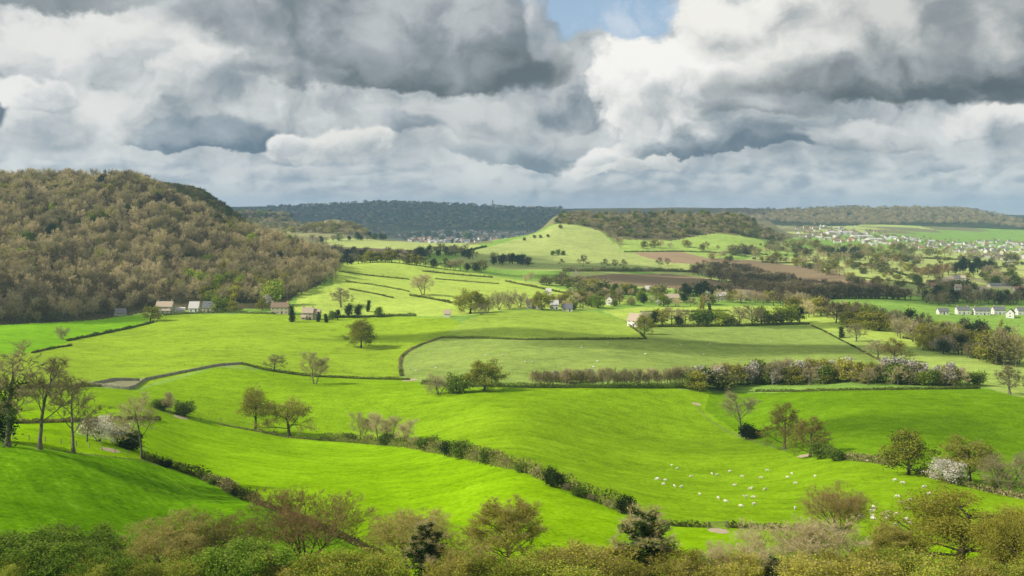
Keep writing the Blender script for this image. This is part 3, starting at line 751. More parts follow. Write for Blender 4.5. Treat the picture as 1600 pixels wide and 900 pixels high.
# middle distance, seen whole
proto('ash_bare', 31, 19, 'grey', 'twig', 3800, 1.1, 0.055, sides=6, r0=0.32, clear=.34, kids=(9, 6, 5), angle=(40, 44, 45), ratio=(.52, .52, .5), up=(.02, .12, .08, .05), wander=(.045, .16, .22, .28), minr=.02)
proto('ash_bare_b', 32, 19, 'grey', 'twig', 3400, 1.1, 0.055, leaf='olive', nlf=500, ls=.25, lspread=.2, sides=6, r0=0.30, clear=.30, kids=(9, 6, 5), angle=(44, 46, 45), ratio=(.5, .52, .5), up=(.02, .10, .08, .05), wander=(.06, .16, .22, .28), minr=.02)
proto('ash_ivy', 33, 19, 'grey', 'twig', 3800, 1.1, 0.055, sides=6, r0=0.34, clear=.30, kids=(9, 6, 5), angle=(42, 46, 45), ratio=(.52, .52, .5), ls=.35, ivy=1600, minr=.02)
proto('oak_upright', 34, 15, 'dark', 'twig', 2200, 0.8, 0.06, leaf='olive', nlf=6500, ls=.34, lspread=.6, clump=10, sides=6, r0=.42, clear=.24, kids=(14, 6, 4), angle=(62, 50, 45), ratio=(.58, .55, .5), up=(.02, .10, .07, .05))
proto('oak_spread', 35, 13, 'dark', 'twig', 2600, 0.8, 0.06, leaf='olive', nlf=6500, ls=.32, lspread=.45, sides=7, r0=.5, clear=.24, kids=(14, 6, 5), angle=(78, 52, 46), ratio=(.85, .5, .5), up=(.0, .05, .04, .03), droop=.04)
proto('oak_gold', 36, 12, 'dark', 'twig', 1500, 0.8, 0.06, leaf=('gold', 'lime'), nlf=(6000, 2200), ls=.34, lspread=.55, clump=12, sides=6, r0=.4, clear=.2, kids=(14, 6, 4), angle=(72, 50, 45), ratio=(.70, .55, .5))
proto('bare_round', 37, 9, 'grey', 'twig', 3600, .8, .05, sides=5, r0=.28, clear=.2, kids=(9, 6, 4), angle=(58, 50, 46), ratio=(.6, .55, .5), minr=.02)
proto('bare_pale', 38, 11, 'grey', 'twigpale', 5000, .95, .045, sides=5, r0=.24, clear=.2, kids=(9, 6, 4), angle=(46, 46, 46), ratio=(.5, .55, .5), stems=2, spreadstem=.25, minr=.02)
proto('bare_russet', 39, 14, 'brown', 'twigred', 4200, .9, .045, leaf='olive', nlf=2400, ls=.26, lspread=.4, sides=5, r0=.33, clear=.14, kids=(15, 6, 4), angle=(56, 46, 46), ratio=(.5, .52, .5), wander=(.04, .10, .2, .28), upb=.45, minr=.02)
proto('dark_bush', 40, 4, 'dark', 'twigdark', 200, .4, .05, leaf='dark', nlf=3800, ls=.28, lspread=.42, stems=4, r0=.12, clear=.08, kids=(7, 5), angle=(55, 50, 45), ratio=(.55, .55, .5), spreadstem=.5)
proto('green_bush', 41, 4, 'dark', 'twig', 300, .4, .05, leaf=('green', 'hedge'), nlf=(2200, 1600), ls=.28, lspread=.42, stems=4, r0=.12, clear=.08, kids=(7, 5), angle=(55, 50, 45), ratio=(.55, .55, .5), spreadstem=.5)
proto('blossom_tree', 42, 6, 'dark', 'twig', 900, .5, .045, leaf=('blossom', 'olive'), nlf=(3000, 300), ls=.24, lspread=.4, clump=14, stems=3, r0=.14, clear=.2, kids=(7, 5, 3), angle=(50, 48, 45), ratio=(.5, .55, .5), spreadstem=.35)
proto('ivy_oak', 43, 13, 'dark', 'twigdark', 1200, .7, .05, leaf=('olive', 'dark'), nlf=(5200, 2400), ls=.34, lspread=.55, clump=12, r0=.42, clear=.12, kids=(15, 6, 4), angle=(68, 48, 45), ratio=(.62, .55, .5), ivy=900)
proto('grey_round', 44, 12, 'grey', 'twig', 3400, .9, .06, leaf='bramble', nlf=1500, ls=.25, lspread=.4, r0=.3, stems=3, clear=.12, kids=(8, 6, 4), angle=(52, 48, 45), ratio=(.55, .55, .5), spreadstem=.4)
# far, one mesh each
FS = dict(single=True, sides=4, tubelev=1, r0=.28, upb=.75)
proto('far_bare', 51, 12, 'grey', 'twig', 1700, 1.5, .095, kids=(11, 6), clear=.16, angle=(58, 50), ratio=(.6, .55), lo=.1, minr=.07, **FS)
proto('far_bare2', 52, 12, 'grey', 'twigpale', 1600, 1.4, .09, kids=(12, 6), clear=.14, angle=(62, 50), ratio=(.6, .55), lo=.1, minr=.07, **FS)
proto('far_bare3', 53, 12, 'dark', 'twigdark', 1700, 1.5, .11, kids=(11, 6), clear=.16, angle=(60, 50), ratio=(.6, .55), lo=.1, minr=.07, **FS)
proto('far_bare4', 54, 12, 'grey', 'twig', 650, 1.5, .15, leaf='olive', nlf=420, ls=.5, lspread=.7, kids=(11, 6), clear=.14, angle=(60, 50), ratio=(.6, .55), lo=.1, minr=.07, **FS)
proto('far_russet', 55, 12, 'brown', 'twigred', 1100, 1.3, .15, kids=(11, 6), clear=.16, angle=(62, 50), ratio=(.62, .55), lo=.1, minr=.07, **FS)
proto('far_olive', 56, 10, 'dark', 'twig', 250, 1.2, .14, leaf=('olive', 'gold'), nlf=(1200, 500), ls=.6, lspread=.7, kids=(11, 6), clear=.16, angle=(66, 50), ratio=(.66, .5), minr=.07, **FS)
proto('far_lime', 57, 8, 'dark', 'twig', 80, 1.0, .12, leaf=('lime', 'gold'), nlf=(1300, 350), ls=.58, lspread=.7, kids=(10, 5), clear=.12, angle=(60, 46), ratio=(.55, .5), minr=.06, **FS)
proto('far_green', 58, 7, 'dark', 'twig', 80, .8, .12, leaf=('green', 'hedge'), nlf=(900, 700), ls=.52, lspread=.75, kids=(10, 5), clear=.1, angle=(60, 46), ratio=(.55, .5), minr=.06, **FS)
proto('far_dark', 59, 9, 'dark', 'twigdark', 60, .8, .12, leaf=('dark', 'pine'), nlf=(700, 500), ls=.6, lspread=.75, kids=(11, 5), clear=.1, angle=(52, 46), ratio=(.42, .5), minr=.06, **FS)
proto('far_pine', 60, 15, 'dark', 'twigdark', 60, .8, .12, leaf=('pine', 'dark'), nlf=(800, 300), ls=.75, lspread=.8, clump=40, kids=(11, 5), clear=.4, angle=(62, 46), ratio=(.38, .5), minr=.07, **FS)
proto('far_blossom', 61, 6, 'dark', 'twig', 200, .8, .10, leaf='blackthorn', nlf=1300, ls=.42, lspread=.5, clump=16, kids=(9, 5), clear=.12, angle=(52, 46), ratio=(.5, .5), minr=.05, **FS)
proto('far_conifer', 62, 10, 'dark', 'twigdark', 40, .6, .1, leaf='dark', nlf=1200, ls=.5, lspread=.32, kids=(40,), clear=.04, angle=(85,), ratio=(.24,), top=1.0, minr=.05, **FS)
proto('far_poplar', 63, 14, 'grey', 'twigpale', 300, 1.0, .10, leaf='gold', nlf=800, ls=.45, lspread=.4, kids=(22, 3), clear=.08, angle=(20, 30), ratio=(.22, .4), top=1.0, minr=.05, **FS)
proto('cypress', 64, 7, 'dark', 'twigdark', 40, .4, .1, leaf='dark', nlf=1500, ls=.4, lspread=.42, kids=(34,), clear=.03, angle=(35,), ratio=(.16,), top=1.0, minr=.05, **FS)
proto('far_shrub', 65, 4, 'dark', 'twig', 260, .7, .09, leaf=('mixed', 'hedge'), nlf=(500, 300), ls=.4, lspread=.45, stems=3, spreadstem=.6, kids=(6, 4), clear=.08, angle=(55, 46), ratio=(.5, .5), minr=.04, **{**FS, 'r0': .12})

# ================================================================== hedges, walls
def px_line(pts, step=9, ymin=None):
    out = []
    for (a, b), (c, d) in zip(pts, pts[1:]):
        n = max(1, int(math.hypot(c - a, d - b) / step))
        for k in range(n): out.append(hit(a + (c - a) * k / n, b + (d - b) * k / n, ymin))
    out.append(hit(*pts[-1], ymin))
    P = np.array(out)
    if len(P) > 4:                                    # even out unprojection jitter
        q = P.copy(); q[1:-1] = (P[:-2] + 2 * P[1:-1] + P[2:]) / 4; P = q
    P[:, 2] = gz(P[:, 0], P[:, 1])
    return P
HN = [0]
def hedge(pts, h, w, label, mat='hedge', mat2='mixed', name='hedge', ymin=None, dens=1.0, gaps=0.0, cat='hedge', world=None):
    HN[0] += 1
    rng = np.random.default_rng(900 + HN[0])
    P = px_line(pts, ymin=ymin) if world is None else np.array(world)
    seg = np.linalg.norm(np.diff(P[:, :2], axis=0), axis=1); L = seg.sum()
    if L < 1: return None
    cum = np.concatenate([[0], np.cumsum(seg)])
    n = int(max(6, L / max(1.2, h * .8)))
    s = np.linspace(0, L, n + 1)
    C = np.stack([np.interp(s, cum, P[:, k]) for k in range(3)], 1)
    C[:, 2] = gz(C[:, 0], C[:, 1])
    T = nrm(np.gradient(C, axis=0)); S = nrm(np.cross(T, UP))
    hh = h * (0.45 + 0.6 * vnoise(s, s * 0, 7, HN[0]) + .45 * vnoise(s, s * 0, 2.6, HN[0] + 3))
    ww = w * (0.75 + .5 * vnoise(s, s * 0, 5, HN[0] + 7))
    hk = hh * .4
    prof = [(-.5, -.15), (-.46, .45), (-.2, .95), (.2, .97), (.46, .45), (.5, -.15)]
    ring = np.stack([C + S * (ww * a * .5 + rng.normal(0, .06 * w, n + 1))[:, None] + UP * (hk * b * (1 + rng.normal(0, .2, n + 1)))[:, None] for a, b in prof], 1)
    k = len(prof); idx = np.arange((n + 1) * k).reshape(n + 1, k)
    q = np.stack([idx[:-1, :-1], idx[1:, :-1], idx[1:, 1:], idx[:-1, 1:]], -1).reshape(-1, 4)
    Ym = C[:, 1].mean()
    ls = min(max(0.42, 1.35 * Ym / F), max(.42, h * .5))
    nl = int(min(12000, dens * L * (h * 2 + w) / (ls * ls) * 2.2))
    sp = rng.random(nl) * L
    th = rng.random(nl) * pi * 1.1 - .05 * pi
    rr = np.sqrt(rng.random(nl) * .75 + .25)
    cp = np.stack([np.interp(sp, s, C[:, j]) for j in range(3)], 1); sd = np.stack([np.interp(sp, s, S[:, j]) for j in range(3)], 1)
    hh_, ww_ = np.interp(sp, s, hh), np.interp(sp, s, ww)
    pos = cp + rng.normal(0, .12 * h, (nl, 3)) * [1, 1, .6] + sd * (np.cos(th) * rr * ww_ * .55)[:, None] + UP * np.maximum(np.sin(th) * rr * hh_, .05)[:, None]
    v, f = leaf_quads(rng, pos, ls)
    m = (vnoise(sp, sp * 0, 9, HN[0] + 5) + rng.normal(0, .12, nl)) > .55
    o = mesh_obj(name, np.concatenate([ring.reshape(-1, 3), v]), [q, f + ring.shape[0] * k], [ML['hedge'], ML[mat], ML[mat2]], np.concatenate([np.zeros(len(q), int), np.where(m, 2, 1)]))
    tag(o, label, cat)
    return o
M_STONE, t_, o_ = newmat('dry_stone')
p_ = E(t_.nodes.new('ShaderNodeNewGeometry').outputs['Position'])
vo = t_.nodes.new('ShaderNodeTexVoronoi'); t_.links.new(p_.v, vo.inputs['Vector']); vo.inputs['Scale'].default_value = 2.2
c_ = emix(E(vo.outputs['Color']), (0.20, 0.18, 0.13), (0.42, 0.38, 0.29))
c_ = emix(esmooth(enoise(p_, .6, 4), .45, .65) * .5, c_, (0.12, 0.15, 0.06))
principled(t_, o_, c_, .95, .05, bump(t_, E(vo.outputs['Distance']), .7, .1))
def wall(pts, label, h=1.2, w=.7, name='stone_wall', ymin=None):
    P = px_line(pts, ymin=ymin)
    seg = np.linalg.norm(np.diff(P[:, :2], axis=0), axis=1); L = seg.sum(); cum = np.concatenate([[0], np.cumsum(seg)])
    n = int(max(6, L / 1.1)); s = np.linspace(0, L, n + 1)
    C = np.stack([np.interp(s, cum, P[:, k]) for k in range(3)], 1); C[:, 2] = gz(C[:, 0], C[:, 1])
    T = nrm(np.gradient(C, axis=0)); S = nrm(np.cross(T, UP))
    rng = np.random.default_rng(int(L)); j = lambda a: rng.normal(0, a, n + 1)
    prof = [(-.55, -.2), (-.45, .5), (-.32, .98), (0, 1.08), (.32, .98), (.45, .5), (.55, -.2)]
    ring = np.stack([C + S * (w * a + j(.04))[:, None] + UP * (h * b + j(.06))[:, None] for a, b in prof], 1)
    k = len(prof); idx = np.arange((n + 1) * k).reshape(n + 1, k)
    q = np.stack([idx[:-1, :-1], idx[1:, :-1], idx[1:, 1:], idx[:-1, 1:]], -1).reshape(-1, 4)
    o = mesh_obj(name, ring.reshape(-1, 3), q, M_STONE, smooth=False)
    return tag(o, label, 'wall')
LOOK = {'far_bare': ('bare brown tree', 'bare_tree'), 'far_bare2': ('pale bare tree', 'bare_tree'), 'far_bare3': ('dark bare tree', 'bare_tree'), 'far_bare4': ('bare tree with olive buds', 'budding_tree'), 'far_russet': ('russet tree', 'russet_tree'),
        'far_olive': ('olive budding tree', 'budding_tree'), 'far_lime': ('fresh green tree', 'leafy_tree'), 'far_green': ('green bushy tree', 'leafy_tree'), 'far_dark': ('dark evergreen tree', 'evergreen_tree'), 'far_pine': ('dark pine', 'pine_tree'),
        'far_blossom': ('white blackthorn in bloom', 'blackthorn'), 'far_conifer': ('dark conifer', 'evergreen_tree'), 'far_poplar': ('golden poplar', 'poplar_tree'), 'cypress': ('dark cypress', 'evergreen_tree'), 'far_shrub': ('low twiggy shrub', 'shrub')}
# ================================================================== the wood on the left hill
def poly_world(poly, ymin): return ground_poly(poly, ymin)
def in_ground_poly(X, Y, gp): return inpoly(800 + F * X / Y, np.log(Y), gp)
rng = np.random.default_rng(77)
WOOD = [(-120,514),(0,506),(60,506),(150,496),(195,490),(240,478),(300,470),(345,474),(400,474),(428,470),(470,462),(500,446),(524,440),(526,420),(505,398),(455,382),(405,364),(372,350),(345,330),(300,295),(240,272),(-120,262)]
gp = poly_world(WOOD, 700)
pts = []
for Yc in np.arange(700, 1330, 6.6):
    for Xc in np.arange(-0.56 * Yc, -0.13 * Yc, 7.2):
        pts.append((Xc + rng.uniform(-2.6, 2.6), Yc + rng.uniform(-2.6, 2.6)))
pts = np.array(pts)
m = in_ground_poly(pts[:, 0], pts[:, 1], gp)
pts = pts[m]
# second shoulder of the hill behind, darker wood
pts2 = np.array([(x + rng.uniform(-3, 3), y + rng.uniform(-3, 3)) for y in np.arange(1330, 1600, 8) for x in np.arange(-0.40 * y, -0.235 * y, 8)])
pxp = 800 + F * pts[:, 0] / pts[:, 1]
zz = gz(pts[:, 0], pts[:, 1]); pyp = HY - F * zz / pts[:, 1]
KW = ['far_bare', 'far_bare2', 'far_bare3', 'far_bare4', 'far_olive', 'far_lime', 'far_green', 'far_russet']
def wood_kind(px, py, r):
    edge_green = np.exp(-((px - 370) / 75) ** 2 - ((py - 455) / 22) ** 2)
    if r < 0.55 * edge_green: return 'far_olive' if r < .3 * edge_green else 'far_lime'
    r2 = random.random()
    dark = vnoise(np.array(px * 1.0), np.array(py * 1.0), 60, 31)
    if py > 440 and px < 240 and r2 < .35: return 'far_bare3'
    if r2 < .018: return 'far_lime'
    if r2 < .03 and py < 420: return 'far_dark'
    if r2 < .05: return 'far_olive'
    if r2 < .07: return 'far_green'
    if r2 < .18: return 'far_bare4'
    if r2 < .24 + .22 * float(dark > .6): return 'far_bare3'
    if r2 < .70: return 'far_bare2'
    return 'far_bare'
order = np.argsort(pts[:, 1])
visible = (pxp > -30)
# individuals: the nearest at the foot, and those standing on the skyline
sky_row = np.interp(pxp, [0, 210, 300, 370, 420, 480, 520], [296, 296, 335, 365, 385, 405, 430])
ind = set(list(order[visible[order]][:225]))
top = [i for i in range(len(pts)) if visible[i] and pyp[i] < sky_row[i] and i not in ind]
random.shuffle(top); ind |= set(top[:70])
rest_pts = []
for i in range(len(pts)):
    if pxp[i] < -110: continue
    X, Y = pts[i]; k = wood_kind(pxp[i], pyp[i], random.random())
    h = random.choice([random.uniform(6, 9), random.uniform(9, 13), random.uniform(10, 14), random.uniform(13, 18)])
    if k in ('far_lime', 'far_green', 'far_olive'): h *= .8
    if i in ind:
        if i in top: lab, grp = LOOK[k][0] + (' on the skyline of the wooded hill, ' + ('left part' if pxp[i] < 100 else 'highest part' if pxp[i] < 240 else 'falling right end')), 'trees on the skyline of the wooded hill'
        else: lab, grp = LOOK[k][0] + ' at the foot of the wood ' + ('by the left edge', 'left of the houses', 'above the first houses', 'between the two groups of houses', 'by the bright strips')[int(np.searchsorted([90, 235, 345, 430], pxp[i]))], 'trees along the lower edge of the hillside wood'
        plant(k, (X, Y, zz[i]), h, lab, 'tree', grp, name='woodland_tree', wide=random.uniform(.85, 1.35))
    else: rest_pts.append((X, Y, zz[i] - .2, k, h, random.uniform(.85, 1.35)))
for X, Y in pts2:
    px = 800 + F * X / Y; z = gz(X, Y); py = HY - F * z / Y
    if 245 < px < 395: rest_pts.append((X, Y, float(z) - .2, random.choice(['far_bare3', 'far_bare3', 'far_bare', 'far_olive', 'far_green']), random.uniform(9, 13), random.uniform(1.1, 1.4)))

# wood masses: one object each, tree meshes instanced on points
PCOL = bpy.data.collections.new('tree_kinds')
PIDX = {}
for i, k in enumerate(sorted(k for k in PROTO if 'single' in PROTO[k])):
    o = bpy.data.objects.new('kind_%02d' % i, PROTO[k]['single']); PCOL.objects.link(o); PIDX[k] = i
def gn_tree():
    g = bpy.data.node_groups.new('scatter_trees', 'GeometryNodeTree')
    g.interface.new_socket('Geometry', in_out='INPUT', socket_type='NodeSocketGeometry')
    g.interface.new_socket('Geometry', in_out='OUTPUT', socket_type='NodeSocketGeometry')
    N, Lk = g.nodes, g.links
    gi, go = N.new('NodeGroupInput'), N.new('NodeGroupOutput')
    ci = N.new('GeometryNodeCollectionInfo'); ci.inputs['Collection'].default_value = PCOL
    ci.inputs['Separate Children'].default_value = True; ci.inputs['Reset Children'].default_value = True
    iop = N.new('GeometryNodeInstanceOnPoints'); iop.inputs['Pick Instance'].default_value = True
    def na(nm, ty):
        a = N.new('GeometryNodeInputNamedAttribute'); a.data_type = ty; a.inputs['Name'].default_value = nm; return a.outputs['Attribute']
    Lk.new(gi.outputs[0], iop.inputs['Points']); Lk.new(ci.outputs[0], iop.inputs['Instance'])
    Lk.new(na('kind', 'INT'), iop.inputs['Instance Index'])
    Lk.new(na('turn', 'FLOAT_VECTOR'), iop.inputs['Rotation']); Lk.new(na('size', 'FLOAT_VECTOR'), iop.inputs['Scale'])
    Lk.new(iop.outputs[0], go.inputs[0])
    return g
GN = gn_tree()
def mass(name, label, P, cat='wood'):
    me = bpy.data.meshes.new(name); me.from_pydata([p[:3] for p in P], [], [])
    a = me.attributes.new('kind', 'INT', 'POINT'); a.data.foreach_set('value', np.array([PIDX[p[3]] for p in P], np.int32))
    a = me.attributes.new('turn', 'FLOAT_VECTOR', 'POINT'); a.data.foreach_set('vector', np.array([(0, 0, random.random() * 6.28) for p in P], np.float32).ravel())
    sc = [(p[4] / PROTO[p[3]]['H'] * p[5], p[4] / PROTO[p[3]]['H'] * p[5], p[4] / PROTO[p[3]]['H']) for p in P]
    a = me.attributes.new('size', 'FLOAT_VECTOR', 'POINT'); a.data.foreach_set('vector', np.array(sc, np.float32).ravel())
    o = bpy.data.objects.new(name, me); COL.objects.link(o)
    md = o.modifiers.new('trees', 'NODES'); md.node_group = GN
    return tag(o, label, cat, kind='stuff')
mass('wood', 'brown bare wood covering the steep left hill', rest_pts)

# ================================================================== far woods: ridges, hilltop scrub, plantation
def fill(poly, ymin, n, kinds, hr, wr=(1.1, 1.5), ymax=1e9, mind=0.0):
    """scatter over a photo polygon, evenly in the picture"""
    xs = [p[0] for p in poly]; ys = [p[1] for p in poly]; out = []; tries = 0; used = []
    while len(out) < n and tries < n * 12:
        tries += 1
        x, y = random.uniform(min(xs), max(xs)), random.uniform(min(ys), max(ys))
        if not inpoly(np.array([x]), np.array([y]), poly)[0]: continue
        if mind and any(abs(x - a) + 2 * abs(y - b) < mind for a, b in used): continue
        X, Y, Z = hit(x, y, ymin)
        if Y > ymax: continue
        used.append((x, y))
        k = random.choice(kinds)
        out.append((X, Y, Z - .2, k, random.uniform(*hr), random.uniform(*wr)))
    return out
B3 = ['far_bare', 'far_bare2', 'far_bare3', 'far_bare4']
RDG = [(372,330),(420,325),(500,320),(560,316),(640,316),(700,319),(800,323),(880,326),(880,356),(800,357),(700,358),(640,354),(600,350),(540,346),(470,340),(400,350),(372,350)]
mass('wood', 'dark wood along the long far ridge', fill(RDG, 3000, 2700, ['far_dark', 'far_bare3', 'far_bare3', 'far_green', 'far_bare', 'far_bare2'], (13, 20), (1.5, 2.2)))
RDG2 = [(1130,329),(1240,329),(1300,325),(1400,325),(1520,326),(1570,336),(1600,346),(1600,358),(1540,350),(1440,350),(1340,352),(1250,350),(1180,345),(1130,336)]
mass('wood', 'grey wood over the far ridge above the town', fill(RDG2, 3900, 1700, ['far_bare2', 'far_bare2', 'far_bare2', 'far_bare4'], (12, 18), (1.4, 2.0)))
PLN = [(1080,420),(1130,420),(1190,432),(1250,446),(1310,458),(1400,471),(1430,480),(1300,480),(1240,472),(1160,452),(1080,430)]
KN = [(380,336),(440,338),(470,352),(500,352),(530,350),(560,352),(620,364),(600,370),(520,366),(470,364),(400,372),(380,360)]
mass('wood', 'olive wood round the grassy knoll', fill(KN, 2000, 420, ['far_bare', 'far_bare2', 'far_olive', 'far_bare4'], (8, 13), (1.3, 1.8)))
mass('wood', 'dark bare plantation in the valley behind the brown field', fill(PLN, 1100, 420, ['far_bare3', 'far_bare3', 'far_bare3', 'far_bare'], (10, 15), (1.2, 1.5)))
HT = [(866,349),(871,340),(880,334),(940,331),(1040,332),(1140,334),(1170,340),(1235,374),(1215,378),(1120,362),(1050,374),(965,370),(935,356),(905,352)]
mass('wood', 'scrub and bare trees over the flat-topped hill', fill(HT, 1750, 950, ['far_bare', 'far_bare2', 'far_bare4', 'far_bare', 'far_bare2', 'far_olive', 'far_shrub', 'far_bare3', 'far_green'], (6, 11), (1.2, 1.7)))

# ================================================================== trees that stand out
WPX = {12: ('ash_ivy', 100), 62: ('ash_bare', 98), 115: ('ash_bare_b', 84), 221: ('ash_bare_b', 64), 155: ('blossom_tree', 56), 188: ('blossom_tree', 46), 399: ('oak_upright', 50), 452: ('oak_spread', 84), 429: ('bare_round', 32), 492: ('bare_pale', 42),
 564: ('oak_gold', 50), 566: ('bare_pale', 34), 590: ('bare_pale', 36), 612: ('bare_pale', 36), 634: ('bare_pale', 34), 757: ('oak_gold', 60), 686: ('grey_round', 56), 716: ('green_bush', 36), 722: ('green_bush', 32), 863: ('dark_bush', 30), 980: ('dark_bush', 28), 1158: ('ash_bare', 60),
 1226: ('bare_russet', 60), 1266: ('bare_russet', 62), 1420: ('ivy_oak', 82), 1515: ('oak_upright', 82), 1484: ('blossom_tree', 54), 1568: ('grey_round', 86), 1612: ('grey_round', 84), 1398: ('bare_russet', 46), 1372: ('bare_round', 36), 1578: ('bare_round', 48), 1524: ('green_bush', 30), 1338: ('bare_round', 30),
 661: ('bare_pale', 36), 533: ('bare_round', 38), 735: ('oak_gold', 50), 846: ('oak_gold', 32), 1007: ('oak_gold', 28), 288: ('green_bush', 28), 205: ('dark_bush', 40),
 478: ('near_bare', 165), 265: ('near_pale', 135), 338: ('near_pale', 130), 640: ('near_pale', 120), 664: ('near_ivy', 56), 795: ('near_olive', 116), 725: ('near_pale', 92), 1012: ('near_ivy', 84), 1312: ('near_bare', 100), 1232: ('near_grey', 150), 1290: ('near_grey', 125), 1500: ('near_oak', 220),
 1590: ('near_oak', 130), 1400: ('near_olive', 84), 40: ('near_leafy', 130), 128: ('near_leafy', 112)}
def T(kind, px, py, hp, label, wide=1.0, name='tree', cat='tree', group=None, Y=None, lean=0.0, rot=None):
    """py = photo row of the foot, hp = height in photo pixels"""
    loc = hit(px, py) if Y is None else at(px, Y)
    if px in WPX and WPX[px][0] == kind: wide = (1.2 if kind.startswith('near') else 1.05) * WPX[px][1] / (PROTO[kind]['W'] / PROTO[kind]['H'] * hp)
    return plant(kind, loc, hp * loc[1] / F, label, cat, group, name, wide=wide, lean=lean, rot=rot)
def FG(kind, px, top, Y, label, wide=1.0, name='tree', cat='tree', rot=None, group=None):
    """foot hidden below the frame: photo row of the top and distance"""
    loc = at(px, Y); h = HYZ(top, Y) - loc[2]
    if px in WPX and WPX[px][0] == kind: wide = 1.2 * WPX[px][1] * Y / F / (PROTO[kind]['W'] / PROTO[kind]['H'] * h)
    return plant(kind, loc, h, label, cat, group, name, wide=wide, rot=rot)
def HYZ(py, Y): return -(py - HY) / F * Y
# row of tall bare trees at the left
T('ash_ivy', 12, 698, 168, 'tall bare tree with dark ivy on its lower trunk at the left edge', 1.15, 'ash_tree')
T('ash_bare', 62, 702, 150, 'tall bare tree second from the left edge on the dark pasture', 1.1, 'ash_tree')
T('ash_bare_b', 115, 708, 125, 'bare forked tree third from the left edge beside the white blossom', 1.1, 'ash_tree', rot=2.0)
T('ash_bare_b', 221, 716, 108, 'slim bare tree right of the white blossom shrubs', .95, 'ash_tree', rot=4.4)
T('blossom_tree', 155, 690, 40, 'rounded white blossom tree between the tall bare trees', 1.5, 'blossom_tree')
T('blossom_tree', 188, 694, 33, 'small pinkish white blossom shrub left of the slim bare tree', 1.3, 'blossom_tree')
T('bare_round', 136, 690, 46, 'olive brown shrub behind the white blossom', 1.0, 'shrub', 'shrub')
T('bare_round', 175, 684, 42, 'olive twiggy shrub between the two blossom shrubs', 1.0, 'shrub', 'shrub')
T('dark_bush', 205, 702, 28, 'dark evergreen bush at the foot of the slim bare tree', 1.4, 'bush', 'bush')
T('dark_bush', 2, 690, 60, 'dark ivy bush at the left edge', .8, 'bush', 'bush')
T('green_bush', 288, 650, 24, 'rounded dark green bush by the pale track', 1.3, 'bush', 'bush')
T('bare_pale', 265, 646, 36, 'thin bare sapling beside the dark green bush', 1.0)
T('green_bush', 252, 640, 16, 'low scrub at the end of the short hedge', 2.0, 'bush', 'bush')
T('oak_upright', 399, 672, 70, 'upright olive oak, left of the pair in the middle field', 1.05, 'oak_tree', rot=1.0)
T('oak_spread', 452, 682, 63, 'wide spreading olive oak, right of the pair in the middle field', 1.05, 'oak_tree', rot=.4)
T('bare_round', 429, 580, 27, 'small round bare tree on the hedge line', 1.15)
T('bare_pale', 492, 600, 50, 'pale bare tree on the hedge line', 1.0)
T('oak_gold', 564, 543, 45, 'lone golden olive oak in the wide pasture below the wood', 1.2, 'oak_tree')
for i, (x, y, h) in enumerate([(566,690,46), (590,692,50), (612,693,46), (634,696,42)]):
    T('bare_pale', x, y, h, 'pale bare tree in the small clump on the middle hedge', 1.05, group='clump of pale bare trees on the middle hedge', rot=i * 1.3)
T('green_bush', 722, 716, 28, 'dark green bush standing up from the middle hedge', 1.2, 'bush', 'bush')
T('dark_bush', 863, 760, 31, 'near black evergreen bush on the middle hedge', 1.1, 'bush', 'bush')
T('dark_bush', 980, 804, 32, 'dark green bush at the lower end of the middle hedge', 1.0, 'bush', 'bush')
T('oak_gold', 757, 611, 50, 'golden budding oak in front of the long hedge', 1.25, 'oak_tree', rot=2.2)
T('grey_round', 686, 616, 36, 'grey-green thorn thicket left of the golden oak', 1.3, 'thorn_tree')
T('green_bush', 716, 614, 30, 'green thorn bush between the thicket and the golden oak', 1.1, 'bush', 'bush')
T('ash_bare', 1158, 682, 74, 'bare spiky tree in the dip below the blackthorn', 1.25, 'ash_tree')
T('dark_bush', 1170, 686, 24, 'dark bush at the foot of the bare spiky tree', 1.4, 'bush', 'bush')
T('bare_russet', 1226, 702, 76, 'russet budding tree, left of the pair in the dip', 1.15)
T('bare_russet', 1266, 714, 66, 'russet budding tree, right of the pair in the dip', 1.25, rot=3)
T('green_bush', 1284, 716, 26, 'low dark bush at the foot of the russet pair', 1.4, 'bush', 'bush')
T('green_bush', 1305, 720, 20, 'low bush at the start of the lower right hedge', 1.5, 'bush', 'bush')
T('ivy_oak', 1420, 742, 72, 'dark olive oak hung with ivy on the right hedge', 1.25, 'oak_tree')
T('oak_upright', 1515, 752, 70, 'olive oak behind the white blossom on the right hedge', 1.3, 'oak_tree')
T('blossom_tree', 1484, 756, 38, 'white blossom bush on the right hedge', 1.3, 'blossom_tree')
T('grey_round', 1568, 772, 76, 'grey leafless thicket tree at the right hedge', 1.3)
T('grey_round', 1612, 776, 72, 'grey leafless tree cut by the right edge', 1.3)
T('far_lime', 1552, 768, 20, 'small fresh green bush under the grey thicket', 1.0, 'bush', 'bush')
T('far_lime', 1500, 756, 20, 'small fresh green bush right of the white blossom', 1.0, 'bush', 'bush')
T('bare_russet', 1398, 566, 38, 'olive brown tree above the blackthorn thicket', 1.3)
T('bare_round', 1372, 560, 30, 'bare tree left of the olive brown tree above the thicket', 1.1)
T('bare_round', 1578, 616, 46, 'round bare tree alone in the right meadow', 1.05)
T('green_bush', 1524, 602, 22, 'round green bush at the end of the blackthorn thicket', 1.1, 'bush', 'bush')
T('cypress', 1315, 528, 17, 'small dark evergreen beside a bare tree in the pale meadow', 1.7, 'bush', 'bush')
T('bare_round', 1338, 534, 30, 'bare tree beside the small dark evergreen', 1.0)
T('bare_pale', 661, 461, 34, 'pale bare tree alone on the bright hillside strips', 1.3)
T('bare_round', 533, 480, 31, 'round bare tree beyond the stone house', 1.15)
